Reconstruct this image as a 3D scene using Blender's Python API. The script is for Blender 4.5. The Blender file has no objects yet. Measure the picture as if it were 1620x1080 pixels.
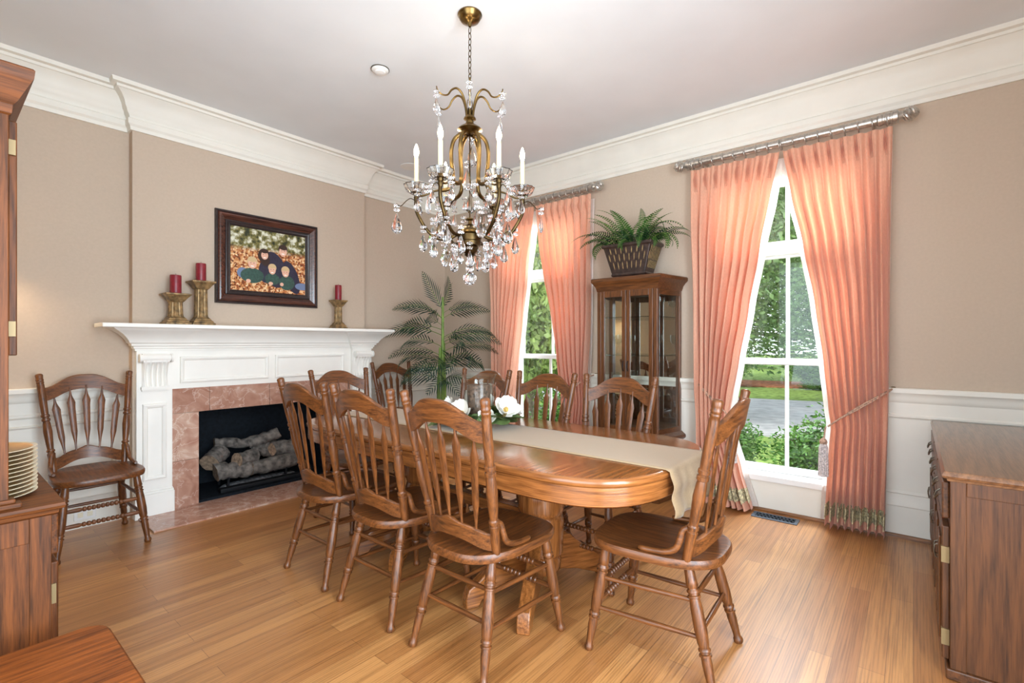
import bpy, bmesh, math, random
from math import sin, cos, pi, radians
from mathutils import Vector, Matrix
S = bpy.context.scene
COL = S.collection
random.seed(7)

# ------------------------------------------------------------------ camera, world, lights, exposure
AZ = radians(39.53)
cd = bpy.data.cameras.new('camera'); cam = bpy.data.objects.new('camera', cd); COL.objects.link(cam)
cam.location = (0, 0, 1.25); cam.rotation_euler = (pi/2, 0, AZ - pi/2)
cd.sensor_width = 36.0; cd.lens = 36.0*769.6/1620; cd.shift_y = 1.7/1620; cd.clip_start = 0.02; cd.clip_end = 300
S.camera = cam
w = bpy.data.worlds.new('sky'); S.world = w; w.use_nodes = True
bg = w.node_tree.nodes['Background']; bg.inputs[0].default_value = (0.84, 0.93, 1.0, 1); bg.inputs[1].default_value = 2.4
S.view_settings.view_transform = 'Standard'; S.view_settings.look = 'None'
S.view_settings.exposure = 0.54; S.view_settings.gamma = 1.0; S.view_settings.use_curve_mapping = False
def light(name, kind, loc, energy, color=(1, 1, 1), rot=(0, 0, 0), size=None, size_y=None, parent=None, radius=None):
    d = bpy.data.lights.new(name, kind); d.energy = energy; d.color = color
    if kind == 'AREA':
        d.shape = 'RECTANGLE'; d.size = size; d.size_y = size_y
    if radius is not None: d.shadow_soft_size = radius
    o = bpy.data.objects.new(name, d); COL.objects.link(o); o.location = loc; o.rotation_euler = rot
    if parent: o.parent = parent
    return o
sun = light('sun', 'SUN', (20, -10, 20), 2.6, (1.0, 0.95, 0.86), (radians(40), 0, radians(-120)))
sun.data.angle = radians(2)
# added fill lamps in two invented, unseen openings on the camera's side
light('added_fill_near', 'AREA', (-0.55, 0.55, 1.35), 42, (0.72, 0.87, 1.0), (0, radians(-90), 0), 2.2, 2.1)
light('added_fill_behind', 'AREA', (0.65, -0.95, 1.4), 106, (0.72, 0.87, 1.0), (radians(90), 0, 0), 1.6, 2.2)
# soft daylight of the two windows (sky seen from just outside the panes, above the shrubs)
for yc in (0.73, 2.88):
    light('window_daylight', 'AREA', (5.0, yc, 2.75), 135, (0.84, 0.93, 1.0), (0, radians(62), 0), 1.0, 1.0)

# ------------------------------------------------------------------ materials
def lin(c):
    c = c/255.0
    return c/12.92 if c <= 0.04045 else ((c+0.055)/1.055)**2.4
def rgb(*c): return (lin(c[0]), lin(c[1]), lin(c[2]), 1)
def mat(name):
    m = bpy.data.materials.new(name); m.use_nodes = True
    return m, m.node_tree.nodes, m.node_tree.links, m.node_tree.nodes['Principled BSDF']
def P(name, c, rough=0.5, metal=0.0, spec=0.5, var=0.0, vscale=8.0, bump=0.0, bscale=60.0, coat=0.0, emit=None, estr=0.0, sheen=0.0):
    m, n, l, b = mat(name)
    b.inputs['Base Color'].default_value = rgb(*c); b.inputs['Roughness'].default_value = rough
    b.inputs['Metallic'].default_value = metal; b.inputs['Specular IOR Level'].default_value = spec
    b.inputs['Coat Weight'].default_value = coat; b.inputs['Coat Roughness'].default_value = 0.12
    b.inputs['Sheen Weight'].default_value = sheen
    if emit: b.inputs['Emission Color'].default_value = rgb(*emit); b.inputs['Emission Strength'].default_value = estr
    tc = n.new('ShaderNodeTexCoord')
    if var > 0:
        t = n.new('ShaderNodeTexNoise'); t.inputs['Scale'].default_value = vscale; t.inputs['Detail'].default_value = 6
        l.new(tc.outputs['Object'], t.inputs['Vector'])
        r = n.new('ShaderNodeValToRGB')
        r.color_ramp.elements[0].position = 0.3; r.color_ramp.elements[1].position = 0.7
        r.color_ramp.elements[0].color = rgb(*[max(0, x*(1-var)) for x in c]); r.color_ramp.elements[1].color = rgb(*[min(255, x*(1+var*0.6)) for x in c])
        l.new(t.outputs['Fac'], r.inputs['Fac']); l.new(r.outputs['Color'], b.inputs['Base Color'])
    if bump > 0:
        t2 = n.new('ShaderNodeTexNoise'); t2.inputs['Scale'].default_value = bscale; t2.inputs['Detail'].default_value = 4
        l.new(tc.outputs['Object'], t2.inputs['Vector'])
        bp = n.new('ShaderNodeBump'); bp.inputs['Strength'].default_value = bump; bp.inputs['Distance'].default_value = 0.01
        l.new(t2.outputs['Fac'], bp.inputs['Height']); l.new(bp.outputs['Normal'], b.inputs['Normal'])
    return m
def wood(name, light_c, dark_c, axis='z', rough=0.32, s=1.0, coat=0.15, spec=0.5, contrast=1.0):
    """oak: long streaks plus pale cathedral bands running along one axis of the piece"""
    m, n, l, b = mat(name)
    tc = n.new('ShaderNodeTexCoord')
    def mapped(across, along):     # axis 'u': grain follows the UV's u direction (bent pieces)
        mp = n.new('ShaderNodeMapping'); v = [across*s]*3; v['xyz'.index(axis) if axis != 'u' else 0] = along*s
        mp.inputs['Scale'].default_value = v; l.new(tc.outputs['UV' if axis == 'u' else 'Object'], mp.inputs['Vector']); return mp
    a = n.new('ShaderNodeTexNoise'); a.inputs['Scale'].default_value = 1; a.inputs['Detail'].default_value = 6; a.inputs['Roughness'].default_value = 0.6
    l.new(mapped(240, 12).outputs[0], a.inputs['Vector'])
    c = n.new('ShaderNodeTexNoise'); c.inputs['Scale'].default_value = 1; c.inputs['Detail'].default_value = 5; c.inputs['Distortion'].default_value = 0.15
    l.new(mapped(62, 3.0).outputs[0], c.inputs['Vector'])
    wv = n.new('ShaderNodeTexWave'); wv.wave_type = 'BANDS'; wv.bands_direction = 'DIAGONAL'
    wv.inputs['Scale'].default_value = 1.0; wv.inputs['Distortion'].default_value = 12; wv.inputs['Detail'].default_value = 2; wv.inputs['Detail Scale'].default_value = 0.5
    l.new(mapped(24, 2.2).outputs[0], wv.inputs['Vector'])
    m1 = n.new('ShaderNodeMix'); m1.data_type = 'FLOAT'; m1.inputs['Factor'].default_value = 0.45
    l.new(a.outputs['Fac'], m1.inputs['A']); l.new(c.outputs['Fac'], m1.inputs['B'])
    mx = n.new('ShaderNodeMix'); mx.data_type = 'FLOAT'; mx.inputs['Factor'].default_value = 0.07
    l.new(m1.outputs['Result'], mx.inputs['A']); l.new(wv.outputs['Fac'], mx.inputs['B'])
    r = n.new('ShaderNodeValToRGB'); r.color_ramp.elements[0].position = 0.5-0.13*contrast; r.color_ramp.elements[1].position = 0.5+0.11*contrast
    r.color_ramp.elements[0].color = rgb(*dark_c); r.color_ramp.elements[1].color = rgb(*light_c)
    l.new(mx.outputs['Result'], r.inputs['Fac']); l.new(r.outputs['Color'], b.inputs['Base Color'])
    b.inputs['Roughness'].default_value = rough; b.inputs['Coat Weight'].default_value = coat; b.inputs['Coat Roughness'].default_value = 0.15
    b.inputs['Specular IOR Level'].default_value = spec
    bp = n.new('ShaderNodeBump'); bp.inputs['Strength'].default_value = 0.12; bp.inputs['Distance'].default_value = 0.004
    l.new(a.outputs['Fac'], bp.inputs['Height']); l.new(bp.outputs['Normal'], b.inputs['Normal'])
    return m
def glass(name, tint=(1, 1, 1), refl=1.0):
    """thin pane: clear transparency plus a fresnel reflection"""
    m = bpy.data.materials.new(name); m.use_nodes = True; n = m.node_tree.nodes; l = m.node_tree.links
    n.clear(); out = n.new('ShaderNodeOutputMaterial')
    t = n.new('ShaderNodeBsdfTransparent'); t.inputs[0].default_value = (*tint, 1)
    g = n.new('ShaderNodeBsdfGlossy'); g.inputs['Roughness'].default_value = 0.01
    f = n.new('ShaderNodeLayerWeight'); f.inputs['Blend'].default_value = 0.5
    q = n.new('ShaderNodeMath'); q.operation = 'POWER'; q.inputs[1].default_value = 4.5; l.new(f.outputs['Facing'], q.inputs[0])
    k = n.new('ShaderNodeMath'); k.operation = 'MULTIPLY_ADD'; k.inputs[1].default_value = 0.85*refl; k.inputs[2].default_value = 0.04*refl; l.new(q.outputs[0], k.inputs[0])
    mx = n.new('ShaderNodeMixShader'); l.new(k.outputs[0], mx.inputs[0]); l.new(t.outputs[0], mx.inputs[1]); l.new(g.outputs[0], mx.inputs[2])
    l.new(mx.outputs[0], out.inputs[0]); return m
def crystal(name):
    m, n, l, b = mat(name)
    b.inputs['Base Color'].default_value = (0.98, 0.98, 1, 1); b.inputs['Transmission Weight'].default_value = 1.0
    b.inputs['Roughness'].default_value = 0.0; b.inputs['IOR'].default_value = 1.5
    return m
def cloth(name, c, transl=0.4, weave=420, tcol=None):
    m = bpy.data.materials.new(name); m.use_nodes = True; n = m.node_tree.nodes; l = m.node_tree.links
    b = n['Principled BSDF']; out = n['Material Output']
    b.inputs['Roughness'].default_value = 0.85; b.inputs['Specular IOR Level'].default_value = 0.15; b.inputs['Sheen Weight'].default_value = 0.25
    tc = n.new('ShaderNodeTexCoord'); mp = n.new('ShaderNodeMapping'); mp.inputs['Scale'].default_value = (weave, weave, weave*0.12)
    l.new(tc.outputs['Object'], mp.inputs['Vector'])
    t = n.new('ShaderNodeTexNoise'); t.inputs['Scale'].default_value = 1; t.inputs['Detail'].default_value = 3; l.new(mp.outputs[0], t.inputs['Vector'])
    r = n.new('ShaderNodeValToRGB'); r.color_ramp.elements[0].position = 0.25; r.color_ramp.elements[1].position = 0.75
    r.color_ramp.elements[0].color = rgb(*[x*0.9 for x in c]); r.color_ramp.elements[1].color = rgb(*[min(255, x*1.05) for x in c])
    l.new(t.outputs['Fac'], r.inputs['Fac']); l.new(r.outputs['Color'], b.inputs['Base Color'])
    tr = n.new('ShaderNodeBsdfTranslucent'); tr.inputs['Color'].default_value = rgb(*(tcol or c))
    mx = n.new('ShaderNodeMixShader'); mx.inputs[0].default_value = transl
    l.new(b.outputs[0], mx.inputs[1]); l.new(tr.outputs[0], mx.inputs[2]); l.new(mx.outputs[0], out.inputs[0])
    return m
def leafmat(name, c1, c2, scale=3.0, transl=0.25, rough=0.5):
    m = bpy.data.materials.new(name); m.use_nodes = True; n = m.node_tree.nodes; l = m.node_tree.links
    b = n['Principled BSDF']; out = n['Material Output']; b.inputs['Roughness'].default_value = rough
    b.inputs['Specular IOR Level'].default_value = 0.35
    tc = n.new('ShaderNodeTexCoord'); t = n.new('ShaderNodeTexNoise'); t.inputs['Scale'].default_value = scale; t.inputs['Detail'].default_value = 5
    l.new(tc.outputs['Object'], t.inputs['Vector'])
    r = n.new('ShaderNodeValToRGB'); r.color_ramp.elements[0].position = 0.35; r.color_ramp.elements[1].position = 0.65
    r.color_ramp.elements[0].color = rgb(*c1); r.color_ramp.elements[1].color = rgb(*c2)
    l.new(t.outputs['Fac'], r.inputs['Fac']); l.new(r.outputs['Color'], b.inputs['Base Color'])
    tr = n.new('ShaderNodeBsdfTranslucent'); l.new(r.outputs['Color'], tr.inputs['Color'])
    mx = n.new('ShaderNodeMixShader'); mx.inputs[0].default_value = transl
    l.new(b.outputs[0], mx.inputs[1]); l.new(tr.outputs[0], mx.inputs[2]); l.new(mx.outputs[0], out.inputs[0])
    return m
def floor_mat():
    m, n, l, b = mat('oak_floorboards')
    tc = n.new('ShaderNodeTexCoord')
    br = n.new('ShaderNodeTexBrick'); br.offset = 0.37; br.inputs['Scale'].default_value = 1.0
    br.inputs['Brick Width'].default_value = 1.15; br.inputs['Row Height'].default_value = 0.083
    br.inputs['Mortar Size'].default_value = 0.0009; br.inputs['Mortar Smooth'].default_value = 0.2; br.inputs['Bias'].default_value = 0.0
    br.inputs['Color1'].default_value = rgb(198, 142, 84); br.inputs['Color2'].default_value = rgb(164, 108, 58); br.inputs['Mortar'].default_value = rgb(120, 76, 40)
    l.new(tc.outputs['Object'], br.inputs['Vector'])
    def mp(sx, sy, sz=1):
        k = n.new('ShaderNodeMapping'); k.inputs['Scale'].default_value = (sx, sy, sz); l.new(tc.outputs['Object'], k.inputs['Vector']); return k
    a = n.new('ShaderNodeTexNoise'); a.inputs['Scale'].default_value = 1; a.inputs['Detail'].default_value = 8; a.inputs['Roughness'].default_value = 0.7
    l.new(mp(4, 150).outputs[0], a.inputs['Vector'])
    wv = n.new('ShaderNodeTexWave'); wv.bands_direction = 'Y'; wv.inputs['Scale'].default_value = 1; wv.inputs['Distortion'].default_value = 14; wv.inputs['Detail'].default_value = 3
    wv.inputs['Detail Scale'].default_value = 0.35; l.new(mp(1.1, 30).outputs[0], wv.inputs['Vector'])
    mx = n.new('ShaderNodeMix'); mx.data_type = 'FLOAT'; mx.inputs['Factor'].default_value = 0.14; l.new(a.outputs['Fac'], mx.inputs['A']); l.new(wv.outputs['Fac'], mx.inputs['B'])
    fg = n.new('ShaderNodeTexNoise'); fg.inputs['Scale'].default_value = 1; fg.inputs['Detail'].default_value = 5; fg.inputs['Distortion'].default_value = 0.5
    l.new(mp(1.6, 42).outputs[0], fg.inputs['Vector'])
    m2 = n.new('ShaderNodeMix'); m2.data_type = 'FLOAT'; m2.inputs['Factor'].default_value = 0.42; l.new(mx.outputs['Result'], m2.inputs['A']); l.new(fg.outputs['Fac'], m2.inputs['B']); mx = m2
    r = n.new('ShaderNodeValToRGB'); r.color_ramp.elements[0].position = 0.38; r.color_ramp.elements[1].position = 0.55
    r.color_ramp.elements[0].color = (0.46, 0.39, 0.31, 1); r.color_ramp.elements[1].color = (1.08, 1.06, 1.04, 1)
    l.new(mx.outputs['Result'], r.inputs['Fac'])
    mc = n.new('ShaderNodeMix'); mc.data_type = 'RGBA'; mc.blend_type = 'MULTIPLY'; mc.inputs['Factor'].default_value = 0.75
    l.new(br.outputs['Color'], mc.inputs['A']); l.new(r.outputs['Color'], mc.inputs['B']); l.new(mc.outputs['Result'], b.inputs['Base Color'])
    b.inputs['Roughness'].default_value = 0.4; b.inputs['Coat Weight'].default_value = 0.55; b.inputs['Coat Roughness'].default_value = 0.34
    bp = n.new('ShaderNodeBump'); bp.inputs['Strength'].default_value = 0.15; bp.inputs['Distance'].default_value = 0.003
    l.new(a.outputs['Fac'], bp.inputs['Height']); l.new(bp.outputs['Normal'], b.inputs['Normal'])
    return m
def marble_mat(name, base, vein, dark):
    m, n, l, b = mat(name)
    tc = n.new('ShaderNodeTexCoord')
    t = n.new('ShaderNodeTexNoise'); t.inputs['Scale'].default_value = 7; t.inputs['Detail'].default_value = 9; t.inputs['Distortion'].default_value = 1.6; l.new(tc.outputs['Object'], t.inputs['Vector'])
    r = n.new('ShaderNodeValToRGB'); e = r.color_ramp.elements
    e[0].position = 0.3; e[0].color = rgb(*dark); e[1].position = 0.6; e[1].color = rgb(*base)
    x = e.new(0.74); x.color = rgb(*vein)
    l.new(t.outputs['Fac'], r.inputs['Fac'])
    v = n.new('ShaderNodeTexVoronoi'); v.feature = 'DISTANCE_TO_EDGE'; v.inputs['Scale'].default_value = 9
    vm = n.new('ShaderNodeMix'); vm.data_type = 'RGBA'; vm.inputs['Factor'].default_value = 0.18
    l.new(tc.outputs['Object'], vm.inputs['A']); l.new(t.outputs['Color'], vm.inputs['B']); l.new(vm.outputs['Result'], v.inputs['Vector'])
    vr = n.new('ShaderNodeValToRGB'); vr.color_ramp.elements[0].color = (0.75, 0.75, 0.75, 1); vr.color_ramp.elements[1].color = (0, 0, 0, 1); vr.color_ramp.elements[1].position = 0.035
    l.new(v.outputs['Distance'], vr.inputs['Fac'])
    mx = n.new('ShaderNodeMix'); mx.data_type = 'RGBA'; mx.inputs['B'].default_value = rgb(*vein); l.new(vr.outputs['Color'], mx.inputs['Factor']); l.new(r.outputs['Color'], mx.inputs['A'])
    l.new(mx.outputs['Result'], b.inputs['Base Color']); b.inputs['Roughness'].default_value = 0.16
    return m

M = {}
M['floor'] = floor_mat()
M['wall'] = P('tan_wallpaper', (197, 178, 159), 0.9, spec=0.1, var=0.014, vscale=60, bump=0.08, bscale=320)
M['ceil'] = P('ceiling_paint', (232, 235, 238), 0.95, spec=0.1, var=0.012, vscale=3)
M['trim'] = P('cream_trim_paint', (234, 229, 218), 0.5, spec=0.3, var=0.015, vscale=5)
M['white'] = P('white_window_paint', (240, 240, 238), 0.4, spec=0.35, var=0.01)
M['mantel'] = P('cream_mantel_paint', (246, 242, 234), 0.45, spec=0.3, var=0.015, vscale=5)
M['shoe'] = wood('oak_shoe_moulding', (150, 98, 52), (92, 55, 28), 'y')
CH_L, CH_D = (126, 73, 33), (60, 31, 12)
for ax in 'xyz':
    M['chair_'+ax] = wood('chair_oak_'+ax, CH_L, CH_D, ax, 0.4, coat=0.12, contrast=1.1)
    M['table_'+ax] = wood('table_oak_'+ax, (164, 101, 50), (90, 49, 21), ax, 0.2, coat=0.5, s=0.9, contrast=1.25)
    M['hutch_'+ax] = wood('hutch_oak_'+ax, (116, 64, 27), (62, 33, 13), ax, 0.5, s=0.8, coat=0.0, spec=0.25)
    M['side_'+ax] = wood('sideboard_oak_'+ax, (106, 64, 34), (58, 33, 16), ax, 0.4, s=0.6, coat=0.1, spec=0.35)
    M['curio_'+ax] = wood('curio_oak_'+ax, (116, 70, 37), (64, 35, 17), ax, 0.32, coat=0.25)
M['side_top'] = wood('sideboard_oak_top_glare', (140, 96, 62), (92, 58, 35), 'x', 0.3, s=0.6, coat=0.5)  # paler copy of the sideboard oak: window glare is put into the colour
M['table_u'] = wood('table_oak_bent', (164, 101, 50), (90, 49, 21), 'u', 0.25, coat=0.4, s=0.8, contrast=1.3)
M['bench'] = wood('bench_top_wood', (142, 76, 30), (84, 42, 15), 'x', 0.5, s=0.7, coat=0.0, spec=0.25)
M['rose'] = marble_mat('rose_marble', (190, 148, 128), (212, 186, 172), (164, 116, 97))
M['rose_pale'] = marble_mat('pale_rose_marble', (208, 172, 152), (228, 208, 192), (184, 136, 116))
M['grout'] = P('grout', (190, 150, 138), 0.8)
M['soot'] = P('black_firebox', (20, 26, 33), 0.75, spec=0.2, var=0.3, vscale=30)
M['log'] = P('ceramic_log', (112, 106, 100), 0.9, var=0.45, vscale=22, bump=0.8, bscale=45)
M['logend'] = P('log_cut_end', (150, 128, 106), 0.9, var=0.3, vscale=40, bump=0.4, bscale=70)
M['iron'] = P('black_iron', (34, 36, 40), 0.5, metal=0.6)
M['ash'] = P('ash_and_embers', (104, 106, 110), 0.95, var=0.5, vscale=40, bump=0.6, bscale=80)
M['brass'] = P('antique_brass', (124, 100, 60), 0.28, metal=1.0, var=0.25, vscale=14)
M['brass_dk'] = P('dark_brass', (92, 74, 46), 0.35, metal=1.0, var=0.3, vscale=14)
M['hinge'] = P('brass_hinge', (138, 116, 78), 0.5, metal=0.3)
M['pull'] = P('aged_metal_pull', (120, 112, 100), 0.35, metal=1.0)
M['crystal'] = crystal('crystal')
M['candle_sleeve'] = P('ivory_candle_sleeve', (238, 220, 178), 0.5, var=0.03)
M['bulb'] = P('lit_bulb', (255, 240, 210), 0.3, emit=(255, 226, 178), estr=40)
M['shade'] = P('lit_cream_shade', (250, 236, 205), 0.8, emit=(255, 228, 180), estr=2.2)
M['bronze'] = P('gilded_bronze_pillar', (138, 112, 76), 0.45, metal=0.4, var=0.5, vscale=26, bump=0.5, bscale=55)
M['redwax'] = P('burgundy_wax', (134, 32, 44), 0.4, var=0.12, vscale=30)
M['wick'] = P('wick', (40, 30, 24), 0.9)
M['frame'] = wood('mahogany_picture_frame', (92, 52, 40), (44, 24, 20), 'x', 0.25, coat=0.4)
M['framebead'] = P('dark_frame_bead', (46, 36, 36), 0.3, var=0.3, vscale=60)
M['porcelain'] = P('cream_porcelain', (236, 226, 200), 0.2, var=0.01)
M['goldrim'] = P('gold_rim', (190, 150, 80), 0.3, metal=1.0)
M['curtain'] = cloth('coral_silk', (242, 188, 160), 0.27, tcol=(250, 172, 136))
M['lining'] = cloth('white_curtain_lining', (244, 236, 230), 0.5)
M['fringe'] = P('tasselled_fringe', (206, 186, 150), 0.9, var=0.5, vscale=70, bump=0.8, bscale=120)
M['rope'] = P('twisted_cord', (186, 150, 128), 0.8, var=0.35, vscale=90)
M['tassel'] = P('silvery_tassel', (206, 196, 194), 0.7, var=0.3, vscale=110)
M['silver'] = P('brushed_silver_rod', (196, 190, 182), 0.32, metal=0.85, var=0.12, vscale=60)
M['linen'] = cloth('linen_runner', (178, 150, 116), 0.1, weave=500)
M['pane'] = glass('window_glass', (1, 1, 1), 0.5)
M['cabglass'] = glass('cabinet_glass', (0.97, 0.99, 0.98), 1.0)
M['shelfglass'] = glass('glass_shelf', (0.86, 0.94, 0.91), 1.3)
M['mirror'] = P('cabinet_mirror', (228, 230, 226), 0.02, metal=1.0)
M['mercury'] = P('mottled_brown_wax', (98, 76, 63), 0.6, var=0.6, vscale=55)
M['petal'] = P('magnolia_petal', (244, 240, 230), 0.55, var=0.03, vscale=20, sheen=0.2)
M['stamen'] = P('magnolia_cone', (196, 160, 84), 0.8, var=0.3, vscale=80)
M['maglf'] = leafmat('magnolia_leaf', (64, 84, 42), (110, 128, 74), 9, 0.1)
M['magbrown'] = leafmat('magnolia_leaf_underside', (96, 86, 34), (128, 112, 52), 9, 0.1)
M['palmlf'] = leafmat('palm_leaflet', (18, 44, 36), (44, 80, 58), 5, 0.12)
M['palmstem'] = P('palm_stem', (112, 140, 60), 0.5, var=0.2, vscale=12)
M['fernlf'] = leafmat('fern_leaflet', (34, 76, 36), (84, 128, 54), 5, 0.15)
M['ferndk'] = leafmat('dark_fern_leaflet', (24, 48, 32), (50, 84, 50), 5, 0.1)
M['pot'] = P('dark_carved_pot', (58, 42, 36), 0.4, var=0.35, vscale=30)
M['potgold'] = P('pale_pot_inlay', (160, 132, 88), 0.5, var=0.2, vscale=60)
M['soil'] = P('potting_moss', (60, 54, 34), 0.95, var=0.4, vscale=50)
M['basket'] = P('wicker_basket', (122, 88, 54), 0.8, var=0.35, vscale=60, bump=0.6, bscale=90)
M['ventm'] = P('blue_grey_register', (104, 116, 130), 0.45, metal=0.4)
M['plastic'] = P('white_plastic', (236, 234, 230), 0.5)
M['grille'] = P('grey_speaker_cloth', (168, 176, 186), 0.9, var=0.08, vscale=200)
M['grass'] = P('lawn_grass', (112, 134, 72), 0.95, spec=0.1, var=0.3, vscale=6)
M['paving'] = P('pale_concrete_drive', (160, 160, 162), 0.9, spec=0.1, var=0.1, vscale=4)
M['mulch'] = P('red_mulch', (150, 98, 70), 0.95, spec=0.1, var=0.3, vscale=10)
M['shrub'] = leafmat('shrub_leaf', (40, 78, 28), (96, 140, 56), 4, 0.2)
M['hedge'] = leafmat('pale_tree_leaf', (70, 100, 44), (146, 166, 92), 1.6, 0.25)
M['oaklf'] = leafmat('oak_tree_leaf', (60, 92, 48), (132, 164, 96), 1.2, 0.25)
M['bark'] = P('grey_bark', (108, 96, 84), 0.95, var=0.35, vscale=14, bump=0.6, bscale=30)

# ------------------------------------------------------------------ mesh builder
class MB:
    def __init__(s): s.v = []; s.f = []; s.mi = []; s.uv = []
    def face(s, idx, mi=0): s.f.append(idx); s.mi.append(mi)
    def add(s, vs, fs, mi=0):
        b = len(s.v); s.v += [tuple(x) for x in vs]
        for f in fs: s.f.append([b+i for i in f]); s.mi.append(mi)
    def box(s, x0, x1, y0, y1, z0, z1, mi=0):
        s.add([(x0,y0,z0),(x1,y0,z0),(x1,y1,z0),(x0,y1,z0),(x0,y0,z1),(x1,y0,z1),(x1,y1,z1),(x0,y1,z1)],
              [(0,3,2,1),(4,5,6,7),(0,1,5,4),(1,2,6,5),(2,3,7,6),(3,0,4,7)], mi); return s
    def tube(s, pts, r, seg=8, mi=0, cap=True, squash=None):
        """sweep a circle along pts; r a number or one radius per point"""
        pts = [Vector(p) for p in pts]; n = len(pts)
        rs = [r]*n if not hasattr(r, '__len__') else r
        up = Vector((0, 0, 1)); t0 = (pts[1]-pts[0]).normalized()
        if abs(t0.dot(up)) > 0.95: up = Vector((0, 1, 0))
        nrm = t0.cross(up).normalized(); base = len(s.v)
        for i in range(n):
            t = (pts[min(i+1, n-1)]-pts[max(i-1, 0)])
            t = t.normalized() if t.length > 1e-9 else t0
            nrm = (nrm - t*nrm.dot(t)); nrm = nrm.normalized() if nrm.length > 1e-6 else t.orthogonal().normalized()
            bi = t.cross(nrm)
            for k in range(seg):
                a = 2*pi*k/seg
                d = nrm*cos(a)*rs[i] + bi*sin(a)*rs[i]*(squash or 1)
                s.v.append(tuple(pts[i]+d))
        for i in range(n-1):
            for k in range(seg):
                a, b = base+i*seg+k, base+i*seg+(k+1) % seg
                s.face([a, b, b+seg, a+seg], mi)
        if cap:
            s.face([base+k for k in range(seg)][::-1], mi); s.face([base+(n-1)*seg+k for k in range(seg)], mi)
        return s
    def turn(s, p, q, prof, seg=12, mi=0):
        """turned piece from p to q; prof = [(t 0..1, radius)]"""
        p, q = Vector(p), Vector(q)
        return s.tube_ax([(p.lerp(q, t), r) for t, r in prof], (q-p).normalized(), seg, mi)
    def tube_ax(s, prs, ax, seg=12, mi=0):
        n1 = ax.orthogonal().normalized(); n2 = ax.cross(n1); base = len(s.v); n = len(prs)
        for c, r in prs:
            for k in range(seg):
                a = 2*pi*k/seg; s.v.append(tuple(c+n1*cos(a)*r+n2*sin(a)*r))
        for i in range(n-1):
            for k in range(seg):
                a, b = base+i*seg+k, base+i*seg+(k+1) % seg
                s.face([a, b, b+seg, a+seg], mi)
        s.face([base+k for k in range(seg)][::-1], mi); s.face([base+(n-1)*seg+k for k in range(seg)], mi)
        return s
    def lathe(s, prof, seg=24, c=(0, 0), mi=0):
        return s.tube_ax([(Vector((c[0], c[1], z)), max(r, 1e-4)) for r, z in prof], Vector((0, 0, 1)), seg, mi)
    def loft(s, rings, mi=0, closed=True, caps=True):
        base = len(s.v); n = len(rings[0])
        for r in rings: s.v += [tuple(p) for p in r]
        for i in range(len(rings)-1):
            for k in range(n if closed else n-1):
                a, b = base+i*n+k, base+i*n+(k+1) % n
                s.face([a, b, b+n, a+n], mi)
        if caps and closed:
            s.face([base+k for k in range(n)][::-1], mi); s.face([base+(len(rings)-1)*n+k for k in range(n)], mi)
        return s
    def prism(s, poly, fn, mi=0):
        """poly 2-D outline; fn(a, b, side 0/1) -> point"""
        n = len(poly); base = len(s.v)
        for sd in (0, 1): s.v += [tuple(fn(a, b, sd)) for a, b in poly]
        s.face([base+k for k in range(n)][::-1], mi); s.face([base+n+k for k in range(n)], mi)
        for k in range(n): s.face([base+k, base+(k+1) % n, base+n+(k+1) % n, base+n+k], mi)
        return s
    def build(s, name, mats, parent=None, smooth=35, bevel=0, loc=None, solid=0):
        me = bpy.data.meshes.new(name); me.from_pydata(s.v, [], s.f)
        mats = mats if isinstance(mats, (list, tuple)) else [mats]
        for m in mats: me.materials.append(m)
        if s.uv:
            ul = me.uv_layers.new(name='grain')
            for lp in me.loops: ul.data[lp.index].uv = s.uv[lp.vertex_index]
        if any(s.mi): me.polygons.foreach_set('material_index', s.mi)
        bm = bmesh.new(); bm.from_mesh(me); bmesh.ops.recalc_face_normals(bm, faces=bm.faces); bm.to_mesh(me); bm.free()
        if smooth:
            me.shade_smooth(); me.set_sharp_from_angle(angle=radians(smooth))
        me.update()
        o = bpy.data.objects.new(name, me); COL.objects.link(o)
        if parent: o.parent = parent
        if loc: o.location = loc
        if bevel:
            b = o.modifiers.new('bevel', 'BEVEL'); b.width = bevel; b.segments = 2; b.limit_method = 'ANGLE'; b.angle_limit = radians(40)
        if solid:
            b = o.modifiers.new('thickness', 'SOLIDIFY'); b.thickness = solid; b.offset = 0
        return o
def tag(o, label=None, cat=None, group=None, kind=None):
    if label: o['label'] = label
    if cat: o['category'] = cat
    if group: o['group'] = group
    if kind: o['kind'] = kind
    return o
def thing(name, label, cat, loc=(0, 0, 0), rz=0, group=None):
    o = bpy.data.objects.new(name, None); COL.objects.link(o); o.location = loc; o.rotation_euler = (0, 0, rz); o.empty_display_size = 0.1
    return tag(o, label, cat, group)
def struct(o): o['kind'] = 'structure'; return o
def dup(o, parent=None, loc=None, rz=None, label=None, group=None):
    c = o.copy(); COL.objects.link(c)
    if parent: c.parent = parent
    if loc is not None: c.location = loc
    if rz is not None: c.rotation_euler = (0, 0, rz)
    if label: c['label'] = label
    if group: c['group'] = group
    for ch in list(o.children): dup(ch, c)
    return c
def box(name, x0, x1, y0, y1, z0, z1, m, parent=None, bevel=0):
    return MB().box(x0, x1, y0, y1, z0, z1).build(name, m, parent, smooth=0, bevel=bevel)
def sweep_profile(prof, path, mi=0, mb=None):
    """prof = [(out, z)]; path = [(x, y, nx, ny)] : at each station point + n*out"""
    mb = mb or MB()
    rings = [[(x+nx*a, y+ny*a, z) for a, z in prof] for x, y, nx, ny in path]
    return mb.loft(rings, mi)

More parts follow.
